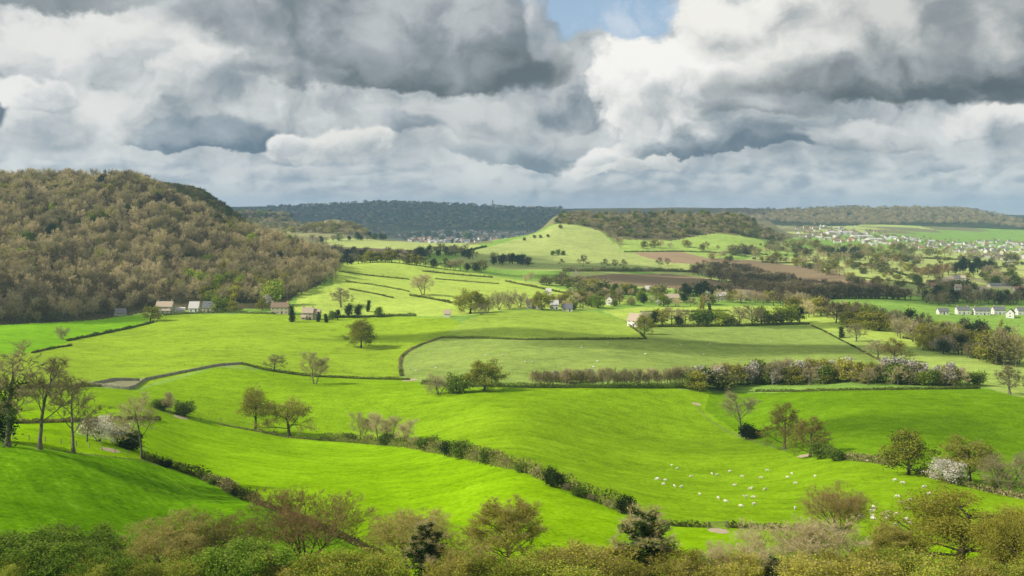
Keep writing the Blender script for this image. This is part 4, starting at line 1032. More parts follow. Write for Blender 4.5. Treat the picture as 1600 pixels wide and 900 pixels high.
T('oak_gold', 735, 490, 38, 'golden oak at the corner of the cottage pasture', 1.4, 'oak_tree')
for x, y, h in [(762,488,30), (780,484,32), (796,482,30), (812,480,28), (752,492,22)]:
    T('grey_round', x, y, h, 'grey-brown tree in the row left of the twin-gabled cottage', 1.2, group='row of bare trees left of the twin-gabled cottage')
T('oak_gold', 846, 484, 30, 'golden green tree beside the twin-gabled cottage', 1.0)
T('oak_gold', 1007, 522, 32, 'olive tree in front of the white-gabled cottage', .9)
T('blossom_tree', 1012, 508, 22, 'white blossom tree behind the white-gabled cottage', 1.1, 'blossom_tree')
T('cypress', 456, 503, 24, 'dark columnar cypress left of the stone house', 1.25, 'cypress')
T('cypress', 497, 503, 16, 'dark clipped yew right of the stone house', 1.3, 'yew_tree')
T('cypress', 510, 504, 14, 'small dark yew at the garden edge', 1.5, 'yew_tree')
T('cypress', 575, 487, 18, 'dark narrow conifer above the field edge hedge', 1.2, 'conifer', 'tree')
T('grey_round', 97, 530, 22, 'leaning thorn on the hedge left under the wood', 1.4, 'thorn_tree')
T('far_olive', 235, 502, 24, 'olive shrub left of the first house', 1.5, 'shrub', 'shrub')
# tall trees round the houses under the wood
for x, y, h, k in [(340,487,26,'far_lime'), (352,486,20,'far_lime'), (366,487,18,'far_olive'), (410,485,20,'far_olive'), (415,482,20,'far_blossom'), (425,478,40,'far_lime'), (520,500,14,'far_green'), (528,500,16,'far_dark'), (545,497,22,'far_dark'), (560,496,20,'far_dark'), (590,496,16,'far_green')]:
    T(k, x, y, h, LOOK[k][0] + (' by the white house under the wood' if x < 380 else ' by the long stone house under the wood' if x < 500 else ' right of the stone farmhouse'), 1.2, group='garden trees by the houses under the wood')

# poplars, conifers and round trees behind the middle pasture
for x, y, h, k, w in [(1093,492,32,'far_poplar',1.0), (1101,492,29,'far_poplar',1.0), (1111,495,22,'far_conifer',.9)]:
    T(k, x, y, h, {'far_poplar': 'slim golden poplar of the close pair', 'far_conifer': 'dark conifer right of the golden poplars'}[k], w, 'poplar_tree' if 'pop' in k else 'conifer', group='pair of golden poplars' if 'pop' in k else None)
for i, (x, y, h, k, w) in enumerate([(1035,508,26,'far_olive',1.62), (1050,507,30,'far_bare2',1.89), (1070,508,26,'far_bare2',1.76), (1090,509,24,'far_green',1.89), (1105,509,22,'far_green',1.76), (1128,509,24,'far_lime',1.76), (1155,508,30,'far_bare2',1.89), (1175,507,32,'far_bare2',1.89),
                             (1190,506,26,'far_lime',1.62), (1222,505,26,'far_lime',1.62), (1236,505,28,'far_lime',1.22), (1250,504,24,'far_dark',1.22), (1022,510,24,'far_dark',0.94), (1060,510,16,'far_dark',1.76), (1140,509,16,'far_shrub',1.89), (1205,507,18,'far_shrub',1.89)]):
    T(k, x, y, h, LOOK[k][0] + ' in the mixed row behind the grey-green pasture' + (', left half' if x < 1110 else ', right half'), w, group='mixed tree row behind the grey-green pasture')

# ================================================================== shelter belts and hedgerow trees (individuals, alike within a belt)
SMALL = []
def belt(line, n, kinds, hp, label, group, jit=3, wide=(1.2, 1.7), ymin=None, name='tree', cat='tree'):
    ln = [math.hypot(c - a, d - b) for (a, b), (c, d) in zip(line, line[1:])]; tot = sum(ln)
    for i in range(n):
        s = (i + random.random()) / n * tot; k = 0
        while k < len(ln) - 1 and s > ln[k]: s -= ln[k]; k += 1
        t = s / ln[k]; (a, b), (c, d) = line[k], line[k + 1]
        x = a + (c - a) * t + random.uniform(-2, 2); y = b + (d - b) * t + random.uniform(-jit, jit)
        loc = hit(x, y, ymin)
        k_ = random.choice(kinds); h_ = random.uniform(*hp) * loc[1] / F; w_ = random.uniform(*wide)
        if group is None: SMALL.append((loc[0], loc[1], loc[2] - .15, k_, h_, w_))
        else: plant(k_, loc, h_, label.replace('{}', LOOK[k_][0]) + (', left end', ', middle', ', right end')[min(2, i * 3 // n)], 'shrub' if k_ == 'far_shrub' else 'tree', group, LOOK[k_][1], wide=w_)
belt([(830,602),(900,603),(960,603),(1010,602),(1080,598)], 84, ['far_bare', 'far_bare4', 'far_bare', 'far_bare2'], (19, 29), '{} in the belt behind the long hedge', 'tree belt behind the long hedge', 2, (.65, .95))
belt([(860,598),(890,598),(930,598)], 6, ['far_blossom'], (16, 20), '{} in the belt behind the long hedge', 'blackthorns in the belt', 2)
belt([(1080,606),(1120,606),(1180,600),(1260,598),(1340,597)], 42, ['far_bare', 'far_bare4', 'far_bare2', 'far_bare', 'far_shrub', 'far_olive', 'far_green'], (22, 38), '{} in the blackthorn thicket', 'thicket trees right of the belt', 5)
belt([(1090,604),(1130,606),(1190,600),(1270,597),(1330,595)], 11, ['far_blossom'], (24, 34), '{} in the thicket', 'blackthorns in the thicket', 4, (1.0, 1.3))
belt([(1340,598),(1400,600),(1460,600),(1505,602)], 26, ['far_bare', 'far_green', 'far_bare4', 'far_bare2', 'far_olive', 'far_lime'], (20, 34), '{} in the right part of the thicket', 'right part of the thicket', 3)
belt([(1380,595),(1420,597),(1460,600),(1500,602)], 9, ['far_blossom'], (24, 36), '{} in the right part of the thicket', 'blackthorns in the right part', 3, (1.0, 1.3))
belt([(1440,545),(1480,552),(1530,560),(1600,572)], 22, ['far_bare', 'far_shrub', 'far_olive', 'far_dark', 'far_bare2'], (18, 30), '{} along the right meadow', 'hedgerow along the right meadow', 3)
belt([(1450,545),(1500,554),(1560,564)], 5, ['far_blossom'], (16, 24), '{} along the right meadow', 'blackthorns along the right meadow', 2)
belt([(1545,560),(1560,570),(1590,572)], 5, ['far_bare4', 'far_olive', 'far_poplar'], (40, 62), '{} at the right edge above the thicket', 'tall trees at the right edge', 4, (.9, 1.2))
belt([(1230,492),(1290,498),(1350,512),(1420,528),(1500,545)], 34, B3 + ['far_olive', 'far_lime', 'far_bare2'], (22, 34), '{} in the winding valley belt', 'winding valley belt on the right', 6)
belt([(1310,490),(1360,500),(1400,512),(1480,528),(1540,540)], 26, B3 + ['far_olive', 'far_bare2', 'far_dark'], (20, 34), '{} behind the winding valley belt', 'valley trees on the right', 6)
belt([(1120,470),(1160,472),(1220,476),(1290,484)], 22, B3 + ['far_bare2', 'far_olive'], (16, 24), '{} along the far edge of the strip field', 'trees beyond the strip field', 3)
belt([(880,482),(940,478),(1000,474),(1060,476),(1110,474)], 26, B3 + ['far_green', 'far_shrub', 'far_dark', 'far_lime'], (10, 20), '{} round the hamlet', 'trees round the hamlet', 4)
belt([(860,478),(900,474),(930,468),(960,466)], 14, ['far_bare2', 'far_bare', 'far_olive', 'far_shrub'], (12, 22), '{} left of the hamlet', 'bare trees left of the hamlet', 4)
belt([(870,440),(920,452),(980,460),(1040,464)], 20, ['far_shrub', 'far_bare', 'far_olive', 'far_green'], (8, 20), '{} below the brown field', 'hedgerow below the brown field', 2)
belt([(1060,468),(1080,462),(1110,462),(1140,464)], 16, ['far_dark', 'far_pine', 'far_bare3', 'far_dark'], (14, 24), '{} round the grey houses', 'evergreens round the grey houses', 4)
belt([(520,414),(570,418),(620,420),(700,424),(760,424)], 40, ['far_bare3', 'far_bare', 'far_olive', 'far_dark'], (10, 20), '{} along the stream below the strips', 'trees along the stream', 3, ymin=1200)
belt([(500,398),(560,404),(620,406),(690,400),(740,402)], 60, ['far_bare3', 'far_bare3', 'far_dark', 'far_bare'], (10, 18), '{} in the central valley', None, 4, ymin=1300)
belt([(480,380),(520,378),(560,376),(600,372),(660,374),(740,374)], 30, ['far_bare', 'far_bare3', 'far_dark', 'far_green'], (7, 13), '{} beside the far central fields', None, 3, ymin=1700)
belt([(440,362),(500,360),(540,358),(580,360),(620,364)], 26, ['far_bare', 'far_bare3', 'far_olive'], (8, 13), '{} round the grassy knoll', None, 4, ymin=1800)
belt([(768,412),(800,414),(830,416)], 12, ['far_bare3', 'far_dark'], (12, 17), '{} in the copse under the open slope', 'copse under the open slope', 2, ymin=1250)
for x, y, h in [(911,416,18), (945,418,14), (961,418,13), (975,418,13), (1030,416,14), (1043,415,12), (878,414,10)]:
    T('far_bare3', x, y, h, 'lone bare tree in the row across the open slope', 1.3, group='row of trees across the open slope')
for x, y, h in [(864,399,7), (871,398,8), (879,399,7), (875,357,6), (835,372,5), (845,372,5), (856,371,5), (820,376,5)]:
    T('far_green', x, y, h, 'small thorn bush dotted on the open slope', 1.5, 'bush', 'bush', group='thorn bushes dotted on the open slope')
belt([(905,352),(940,358)], 9, ['far_bare', 'far_green'], (8, 11), '{} along the hilltop hedge', 'hilltop hedge shrubs', 1, ymin=1800)
belt([(940,358),(958,374),(972,386)], 12, ['far_bare2', 'far_bare'], (9, 13), '{} running down the hill flank', 'bare trees down the hill flank', 2, ymin=1600)
belt([(1000,390),(1080,388),(1140,392),(1200,396)], 14, ['far_bare2', 'far_olive', 'far_russet'], (8, 14), '{} on the hill lynchets', 'trees on the lynchets', 3, ymin=1600)
belt([(820,440),(870,446),(930,458),(1000,462)], 18, ['far_shrub', 'far_bare2', 'far_green'], (8, 16), '{} along the top of the bright strips', 'trees along the bright strips', 3)
# right-hand vale: patchwork of hedgerow trees
VR = [([(1110,404),(1180,396),(1250,398),(1330,412)], 18), ([(1180,406),(1260,414),(1330,420),(1400,430)], 20), ([(1200,388),(1270,392),(1350,400),(1440,412)], 24), ([(1260,398),(1330,404),(1400,416),(1460,432)], 20),
      ([(1340,392),(1430,398),(1520,404),(1600,412)], 18), ([(1240,412),(1300,430),(1360,446),(1410,452)], 20)]
for k, (ln_, n_) in enumerate(VR):
    belt(ln_, n_, ['far_bare2', 'far_bare', 'far_russet', 'far_olive', 'far_shrub', 'far_bare4'], (9, 17), '{} in the patchwork vale on the right', None, 3, ymin=1300)
belt([(1300,406),(1320,404),(1340,404)], 9, ['far_pine'], (16, 20), '{} in the clump in the vale', 'dark pine clump in the vale', 3, (1.0, 1.2), ymin=1500)
belt([(1492,428),(1510,426),(1530,428),(1548,430)], 11, ['far_pine', 'far_dark'], (18, 26), '{} behind the village', 'pines behind the village', 3, (1.0, 1.2), ymin=1300)
belt([(1440,432),(1470,432),(1490,430)], 7, ['far_russet'], (16, 22), '{} behind the village', 'russet beeches behind the village', 3, (1.2, 1.5), ymin=1300)
belt([(1540,440),(1570,446),(1600,446)], 14, ['far_bare2', 'far_bare', 'far_green'], (16, 24), '{} right of the village', 'trees right of the village', 5, (1.2, 1.5), ymin=1200)
belt([(1440,472),(1480,476),(1530,474),(1600,474)], 34, ['far_bare3', 'far_bare3', 'far_dark', 'far_bare'], (16, 24), '{} behind the white houses', 'dark tree line behind the white houses', 4, (1.2, 1.5), ymin=1050)
belt([(1430,448),(1470,452),(1520,456)], 16, ['far_bare2', 'far_green', 'far_bare3', 'far_shrub'], (10, 17), '{} in the village', 'garden trees in the village', 4, ymin=1150)
for x, y, h, k in [(1505,526,28,'far_dark'), (1532,530,26,'far_dark'), (1558,532,34,'far_poplar'), (1572,534,24,'far_dark'), (1520,545,30,'far_olive'), (1480,548,28,'far_bare2'), (1592,545,24,'far_olive')]:
    T(k, x, y, h, {'far_dark': 'dark evergreen below the white houses', 'far_poplar': 'tall golden poplar below the white houses', 'far_olive': 'olive tree below the white houses', 'far_bare2': 'pale bare tree below the white houses'}[k], 1.2, group='trees below the white houses' if k != 'far_poplar' else None)

mass('hedgerow_trees', 'scattered hedgerow trees of the far vale and valley', SMALL, 'trees')
# bushes standing in the middle hedge
for i, (x, y, h, k) in enumerate([(548,690,14,'green_bush'), (575,693,16,'bare_round'), (604,695,18,'green_bush'), (650,700,20,'bare_round'), (668,703,22,'green_bush'), (690,708,20,'bare_round'), (705,712,24,'dark_bush'), (745,720,18,'bare_round'), (765,724,20,'green_bush'), (790,730,16,'bare_round'), (815,738,14,'green_bush'), (838,746,16,'bare_round'),
                                  (885,768,14,'bare_round'), (905,776,16,'green_bush'), (925,784,14,'bare_round'), (950,794,14,'bare_round'), (260,730,12,'dark_bush'), (285,738,10,'green_bush'), (335,758,12,'green_bush'), (372,776,14,'dark_bush'), (320,752,9,'bare_round')]):
    T(k, x, y, h, {'green_bush': 'low green bush', 'dark_bush': 'low dark bush', 'bare_round': 'low bare bush'}[k] + (' in the hedge of the dark pasture' if x < 400 else ' in the middle hedge left of its dark green bush' if x < 722 else ' in the middle hedge right of its dark green bush'), 1.5, 'bush', 'bush', group='bushes in the field hedges')
# ================================================================== hedges and walls
hedge([(225,718),(260,728),(300,742),(350,762),(376,778),(400,786)], 2.2, 2.2, 'low scrubby hedge dividing the dark pasture from the bright one', 'hedge', 'bramble')
hedge([(400,786),(440,802),(500,826),(560,852),(600,872)], 1.1, 1.2, 'thin brambly hedge running on to the foreground trees', 'bramble', 'hedge')
hedge([(500,688),(560,692),(640,698),(700,710),(760,722),(820,736),(880,762),(940,786),(985,806)], 3.0, 3.2, 'thick hedge sweeping down across the middle field', 'mixed', 'hedge')
hedge([(345,664),(400,674),(450,684),(500,688)], .7, .7, 'thin broken hedge under the two oaks', 'hedge', 'bramble', dens=.7)
hedge([(1000,816),(1050,822),(1110,824)], 1.0, 1.3, 'short low hedge left of the gateway', 'hedge', 'mixed')
hedge([(1135,824),(1180,826),(1250,828),(1330,832)], 1.2, 1.4, 'low hedge right of the gateway at the foot of the sheep pasture', 'hedge', 'mixed')
hedge([(150,658),(200,656),(250,656)], 1.2, 1.4, 'short low hedge behind the bare tree row', 'hedge', 'mixed')
hedge([(20,662),(80,660),(150,658)], 1.1, 1.3, 'low hedge behind the trunks at the left', 'hedge', 'mixed')
hedge([(0,610),(60,606),(120,604),(170,604)], 1.3, 1.5, 'low dark hedge crossing behind the leftmost trees', 'hedge', 'bramble')
hedge([(380,570),(420,580),(480,588),(560,592),(640,594)], 1.5, 1.6, 'clipped dark hedge along the foot of the wide pasture', 'hedge', 'hedge')
hedge([(660,600),(700,604),(760,604),(830,606),(900,606),(1000,606),(1080,606)], 2.2, 2.5, 'long dark hedge in front of the tree belt', 'hedge', 'green')
hedge([(1180,612),(1250,612),(1320,610),(1400,609),(1500,608),(1530,607)], 1.3, 1.5, 'low clipped hedge below the blackthorn thicket', 'hedge', 'mixed')
hedge([(1320,718),(1360,722),(1400,728)], 2.0, 2.2, 'brown hedge between the russet trees and the ivy oak', 'bramble', 'hedge')
hedge([(1455,746),(1500,758),(1560,772),(1610,782)], 1.6, 2.0, 'dark undergrowth below the grey thicket', 'bramble', 'hedge')
hedge([(690,528),(750,529),(820,531),(900,531),(1010,530)], 1.4, 1.5, 'clipped hedge between the cottage pasture and the grey-green one', 'hedge', 'hedge')
hedge([(690,528),(660,538),(634,550),(624,560),(623,574),(628,588)], 1.3, 1.4, 'hedge curving round the left end of the grey-green pasture', 'hedge', 'bramble')
hedge([(1010,530),(1000,520),(985,510)], 1.2, 1.4, 'short hedge below the white-gabled cottage', 'hedge', 'bramble')
hedge([(1015,511),(1080,511),(1150,510),(1220,508),(1265,507)], 1.8, 2.0, 'dark hedge under the mixed tree row', 'hedge', 'hedge')
hedge([(1268,509),(1300,524),(1340,545),(1375,564)], 1.0, 1.0, 'thin line of hedge at the right end of the grey-green pasture', 'bramble', 'hedge', dens=.7)
hedge([(105,533),(140,526),(200,514),(240,504)], 1.8, 1.8, 'dark hedge climbing to the first house', 'hedge', 'hedge')
hedge([(50,552),(80,545),(112,540)], 1.0, 1.1, 'low hedge corner at the left under the wood', 'hedge', 'bramble')
hedge([(255,493),(300,490),(360,489),(430,491)], 1.8, 1.8, 'dark hedge in front of the houses under the wood', 'hedge', 'hedge')
hedge([(515,497),(560,496),(620,494),(650,494)], 2.2, 2.5, 'dark bushy hedge at the top of the wide pasture', 'hedge', 'green')
hedge([(528,424),(570,430),(640,437)], 1.3, 1.4, 'dark hedge between the bright strips, upper left', 'hedge', 'mixed')
hedge([(540,440),(590,446),(640,456)], 1.3, 1.4, 'dark hedge between the bright strips, middle left', 'hedge', 'mixed')
hedge([(545,452),(590,460),(615,466)], 1.3, 1.4, 'short dark hedge between the bright strips, lower left', 'hedge', 'mixed')
hedge([(680,436),(740,441),(780,444)], 1.3, 1.4, 'dark hedge between the bright strips, right', 'hedge', 'mixed')
hedge([(640,462),(680,468),(706,474)], 2.0, 2.0, 'bushy hedge left of the golden oak', 'hedge', 'mixed')
hedge([(660,424),(720,430),(770,434)], 1.8, 1.8, 'hedge along the top of the bright strips', 'hedge', 'mixed')
hedge([(790,440),(850,452),(900,462)], 2.0, 2.0, 'hedge right of the bright strips', 'mixed', 'hedge')
hedge([(880,424),(960,424),(1040,424),(1090,426)], 5.0, 6.0, 'long dark shaded hedge below the open slope', 'hedge', 'bramble', ymin=1300)
hedge([(700,398),(740,390),(760,386)], 3.0, 3.0, 'dark hedge at the left foot of the open slope', 'hedge', 'hedge', ymin=1500)
hedge([(975,394),(1060,393),(1120,395),(1200,398)], 2.2, 2.2, 'hedge above the tan ploughed field', 'hedge', 'hedge', ymin=1600)
hedge([(1320,410),(1380,420),(1440,438)], 3.0, 3.0, 'dark hedge across the vale', 'hedge', 'hedge', ymin=1400)
hedge([(1190,410),(1230,412),(1270,408)], 2.5, 2.5, 'hedge below the right end of the flat-topped hill', 'hedge', 'hedge', ymin=1400)
hedge([(1360,400),(1440,404),(1530,408)], 3.5, 3.5, 'far dark hedge at the edge of the town', 'hedge', 'hedge', ymin=1500)
hedge([(1340,434),(1400,440),(1450,447)], 2.0, 2.2, 'hedge between green fields left of the village', 'hedge', 'hedge', ymin=1200)
hedge([(1000,488),(1060,487),(1140,486)], 1.3, 1.4, 'thin dark hedge behind the golden poplars', 'hedge', 'hedge')
hedge([(1410,528),(1470,540),(1540,548)], 1.4, 1.5, 'hedge at the back of the right meadow', 'hedge', 'bramble')
wall([(140,602),(210,610),(218,596),(300,580),(340,572),(380,569)], 'grey dry stone wall bending round a small triangular plot', 1.2, .9)
wall([(140,602),(180,594),(218,595)], 'upper dry stone wall of the small triangular plot', 1.1, .8)
# ================================================================== foreground trees and scrub (feet below the frame)
T('near_leafy', 40, 896, 66, 'dense green leafy thorn in the bottom left corner', 1.5, 'thorn_tree', rot=.5)
T('near_leafy', 128, 894, 64, 'fresh green leafy tree second from the bottom left corner', 1.35, 'thorn_tree', rot=2.4)
FG('near_leafy', -10, 842, 136, 'green leafy bush cut by the left edge', 1.7, 'thorn_tree', rot=4)
FG('near_leafy', 85, 852, 134, 'dark green undergrowth in the bottom left corner', 1.8, 'thorn_tree', rot=1.1)
FG('near_leafy', 175, 862, 134, 'leafy bush between the corner thorns and the olive twiggy tree', 1.6, 'thorn_tree', rot=3.1)
T('near_pale', 265, 896, 92, 'olive twiggy tree left of the big bare tree', 1.15, rot=1.2)
T('near_pale', 338, 890, 96, 'fawn twiggy tree touching the big bare tree', 1.1, rot=3.1)
T('near_bare', 478, 884, 120, 'big many-stemmed dark bare tree in the lower left', 1.35, 'maple_tree', rot=.8)
FG('near_leafy', 372, 848, 134, 'green leafy bush in front of the big bare tree', 1.5, 'thorn_tree', rot=1)
T('near_pale', 640, 888, 100, 'pale twiggy tree behind the ivy spire', 1.05, rot=5)
FG('near_ivy', 664, 808, 138, 'short ivy-clad trunk like a dark spire', .95, 'ivy_clad_tree', rot=2)
T('near_olive', 795, 886, 110, 'round olive budding tree in the bottom centre', 1.35, 'maple_tree', rot=.3)
FG('near_pale', 725, 838, 138, 'fawn scrubby tree left of the round olive tree', 1.2, rot=2.2)
FG('near_ivy', 1012, 786, 140, 'tall ivy-hung trunk with pale twigs right of centre', 1.05, 'ivy_clad_tree', rot=4.1)
FG('near_scrub', 940, 842, 138, 'olive scrub left of the ivy-hung trunk', 1.8, 'shrub', 'shrub')
FG('near_grey', 1120, 836, 138, 'pale twiggy scrub right of the ivy-hung trunk', 1.0, 'shrub', 'shrub')
T('near_bare', 1312, 848, 94, 'dark bare tree behind the pale thicket', .95, 'maple_tree', rot=2.5)
T('near_grey', 1232, 896, 92, 'pale grey twiggy thicket in the lower right', 1.3, rot=.2)
T('near_grey', 1290, 898, 84, 'grey twiggy thorn right of the pale thicket', 1.25, rot=3.3)
FG('near_grey', 1180, 838, 138, 'tangled pale shrub left of the pale thicket', 1.3, 'shrub', 'shrub', rot=1.9)
T('near_oak', 1500, 893, 126, 'large spreading golden olive oak in the lower right', 1.45, 'oak_tree', rot=.6)
FG('near_oak', 1590, 794, 138, 'golden olive oak cut by the right edge', 1.0, 'oak_tree', rot=2.6)
T('near_olive', 1400, 894, 76, 'olive budding tree left of the large oak', 1.3, 'maple_tree', rot=1.4)
FG('dark_bush', 1215, 874, 136, 'dark green bush at the bottom under the pale thicket', 1.6, 'shrub', 'shrub')
for i, (x, tp, Y, k) in enumerate([(215,872,134,'near_scrub_green'), (300,868,134,'near_scrub_green'), (430,866,134,'near_scrub'), (500,868,132,'near_scrub_green'), (550,862,134,'near_scrub_green'), (600,866,134,'near_scrub_green'), (700,868,132,'near_scrub'), (760,872,132,'near_scrub_green'), (840,866,134,'near_scrub_green'), (885,852,136,'near_scrub'), (905,874,132,'near_scrub_green'),
                                   (965,866,134,'near_scrub'), (1060,862,134,'near_scrub'), (1095,874,132,'near_scrub'), (1150,866,134,'near_scrub'), (1255,862,134,'near_scrub'), (1320,852,136,'near_scrub'), (1355,862,134,'near_scrub'), (1380,856,136,'near_scrub_green'), (1440,870,132,'near_scrub_green'), (1530,876,132,'near_scrub'), (1580,870,132,'near_scrub_green'), (20,872,132,'near_scrub_green'), (140,874,132,'near_scrub_green')]):
    FG(k, x, tp, Y, {'near_scrub': 'pale twiggy scrub ', 'near_scrub_green': 'green budding scrub '}[k] + 'at the bottom edge ' + ('in the left corner', 'below the olive twiggy tree', 'below the big bare tree', 'left of the ivy spire', 'below the round olive tree', 'left of the ivy-hung trunk', 'right of the ivy-hung trunk', 'below the pale thicket', 'below the large oak')[int(np.searchsorted([160, 380, 530, 640, 850, 1000, 1160, 1380], x))], random.uniform(1.3, 1.8), 'shrub', 'shrub', group='scrub along the foot of the picture')

# ================================================================== houses
def flat_material(name, c, n=.25, rough=.9, scale=1.5, spec=.1):
    m, t, o = newmat(name)
    p = E(t.nodes.new('ShaderNodeTexCoord').outputs['Object'])
    nn = enoise(p, scale, 4, .6)
    principled(t, o, mulc(emix(0.0, c, c), nn * n * 2 + 1 - n), rough, spec)
    return m
MH = {
 'stone': flat_material('cotswold_stone', (.50, .43, .31), .3), 'grey': flat_material('grey_stone', (.40, .38, .33), .3), 'white': flat_material('white_render', (.70, .68, .63), .12), 'cream': flat_material('cream_render', (.62, .55, .42), .12),
 'tile': flat_material('stone_tiles', (.44, .35, .26), .3, scale=3), 'brownroof': flat_material('brown_tiles', (.24, .17, .12), .35, scale=3), 'slate': flat_material('slate', (.16, .16, .17), .3, scale=3), 'paleroof': flat_material('pale_roof', (.55, .52, .50), .15), 'redroof': flat_material('red_tiles', (.36, .19, .12), .3, scale=3),
 'frame': flat_material('window_frame', (.75, .74, .70), .05), 'door': flat_material('painted_door', (.08, .10, .09), .1), 'timber': flat_material('weathered_timber', (.25, .21, .16), .3), 'soil': flat_material('pale_trodden_soil', (.46, .37, .24), .35, scale=.8),
}
M_PANE, t_, o_ = newmat('window_glass'); principled(t_, o_, (.03, .035, .04), .12, .5)
def boxm(x0, x1, y0, y1, z0, z1):
    v = np.array([(x, y, z) for z in (z0, z1) for y in (y0, y1) for x in (x0, x1)], float)
    f = np.array([(0,2,3,1),(4,5,7,6),(0,1,5,4),(2,6,7,3),(0,4,6,2),(1,3,7,5)])
    return v, f
def joinm(parts):
    V, Fs, b = [], [], 0
    for v, f in parts: V.append(v); Fs.append(f + b); b += len(v)
    return np.concatenate(V), [f for f in Fs]
def gable_block(w, d, h, r, x=0, y=0, axis='x'):
    """walls with two gables; ridge along axis"""
    a, b = w / 2, d / 2
    if axis == 'x': g = [(-a, 0, h + r), (a, 0, h + r)]
    else: g = [(0, -b, h + r), (0, b, h + r)]
    v = np.array([(-a,-b,-1.0),(a,-b,-1.0),(a,b,-1.0),(-a,b,-1.0),(-a,-b,h),(a,-b,h),(a,b,h),(-a,b,h)] + g, float) + np.array([x, y, 0])
    q = np.array([(0,1,5,4),(1,2,6,5),(2,3,7,6),(3,0,4,7)])
    t = np.array([(5,6,9),(7,4,8)]) if axis == 'x' else np.array([(4,5,8),(6,7,9)])
    return v, q, t
def roof_slabs(w, d, h, r, x=0, y=0, axis='x', ov=.35, th=.18):
    if axis == 'y': w, d = d, w
    a, b = w / 2 + ov, d / 2 + ov; k = r / (d / 2); e = h - ov * k
    pr = [(-b, e), (0, h + r), (b, e), (b, e + th), (0, h + r + th * 1.3), (-b, e + th)]
    v = np.array([(s * a, p[0], p[1] + .02) for s in (-1, 1) for p in pr], float)
    if axis == 'y': v = np.stack([-v[:, 1], v[:, 0], v[:, 2]], 1)
    v += np.array([x, y, 0]); n = 6
    f = np.array([(i, (i + 1) % n, (i + 1) % n + n, i + n) for i in range(n)]); e1 = np.array([(0,5,4,1),(1,4,3,2),(6,7,10,11),(7,8,9,10)])
    return v, np.concatenate([f, e1])
v_, f_ = joinm([boxm(-.62, .62, -.05, .05, .9, 1.02), boxm(-.62, .62, -.05, .05, -.02, .06), boxm(-.62, -.52, -.05, .05, .06, .9), boxm(.52, .62, -.05, .05, .06, .9), boxm(-.04, .04, -.05, .05, .06, .9)])
ME_FRAME = mesh_obj('window', v_, f_, MH['frame'], smooth=False, link=False).data
v_, f_ = boxm(-.52, .52, -.02, .03, .06, .9); ME_PANE = mesh_obj('pane', v_, f_, M_PANE, smooth=False, link=False).data
v_, f_ = boxm(-.5, .5, -.06, .04, 0, 2.1); ME_DOOR = mesh_obj('door', v_, f_, MH['door'], smooth=False, link=False).data
v_, f_ = joinm([boxm(-.45, .45, -.35, .35, -1.6, 1.0), boxm(-.52, .52, -.42, .42, 1.0, 1.15), boxm(-.3, -.05, -.12, .12, 1.15, 1.5), boxm(.05, .3, -.12, .12, 1.15, 1.5)]); ME_CHIM = mesh_obj('chimney', v_, f_, MH['stone'], smooth=False, link=False).data
def put(name, me, parent, loc, rz=0, sc=1.0):
    o = bpy.data.objects.new(name, me); COL.objects.link(o); o.parent = parent; o.location = loc; o.rotation_euler = (0, 0, rz); o.scale = (sc, sc, sc); return o
def house(px, py, wpx, label, blocks=None, wallm='stone', roofm='tile', rot=0.0, storeys=2, chim=(-.42, .42), name='house', d=6.5, steep=.95, cat='house', ymin=None, Y=None, win=True, dz=0.0):
    """blocks: list of (width share, x offset share, axis, depth, y offset)"""
    X, Yd, Z = hit(px, py, ymin) if Y is None else at(px, Y)
    w = wpx * Yd / F; h = 2.55 * storeys + .2
    root = bpy.data.objects.new(name, None); COL.objects.link(root); root.location = (X, Yd, Z + dz); root.rotation_euler = (0, 0, rot)
    for (ws, xo, ax, dd, yo, hs) in (blocks or [(1, 0, 'x', d, 0, 1)]):
        bw = w * ws; bh = h * hs; r = (dd if ax == 'x' else bw) / 2 * steep; bx = xo * w
        v, q, t = gable_block(bw, dd, bh, r, bx, yo, ax)
        mesh_obj('wall', v, [q, t], MH[wallm], smooth=False, parent=root)
        v, f = roof_slabs(bw, dd, bh, r, bx, yo, ax)
        ro = mesh_obj('roof', v, f, MH[roofm], smooth=False, parent=root)
        if ax == 'x' and chim and ws > .4:
            for c in chim: put('chimney', ME_CHIM, ro, (bx + c * bw, yo, bh + r))
        if not win: continue
        n = max(1, int(bw / 2.9)); fy = yo - dd / 2 - .02
        for s in range(max(1, int(round(storeys * hs)))):
            for i in range(n):
                wx_ = bx - bw / 2 + bw * (i + .5) / n
                if s == 0 and i == n // 2 and ws > .5: put('door', ME_DOOR, root, (wx_, fy, 0)); continue
                o = put('window', ME_FRAME, root, (wx_, fy, .85 + s * 2.55), 0, 1.15); put('pane', ME_PANE, o, (0, 0, 0))
        for s in range(max(1, int(round(storeys * hs)))):
            o = put('window', ME_FRAME, root, (bx - bw / 2 - .02, yo, .85 + s * 2.55), -pi / 2, 1.1); put('pane', ME_PANE, o, (0, 0, 0))
    tag(root, label, cat)
    return root
house(258, 489, 25, 'grey stone house with tan roof, leftmost of those under the wood', wallm='grey', roofm='tile', d=7, blocks=[(1, 0, 'x', 7.5, 0, 1), (.9, 0, 'x', 2.2, -5.0, .45)])
house(304, 487, 15, 'small white house with white dormer roof under the wood', wallm='white', roofm='paleroof', storeys=1.2, d=7, steep=1.3, chim=())
house(327, 487, 18, 'stone cottage with grey roof right of the white house', wallm='stone', roofm='slate', storeys=1.3, d=7, steep=1.3, chim=())
house(438, 490, 27, 'long stone house with end chimneys left of the cypress', wallm='stone', roofm='brownroof', d=6.5)
house(486, 499, 27, 'big stone farmhouse with lower wing right of the cypress', wallm='stone', roofm='tile', blocks=[(.62, -.16, 'x', 7.5, 0, 1), (.38, .34, 'x', 6.5, 1, .85), (.26, -.36, 'x', 3, -5, .42)])
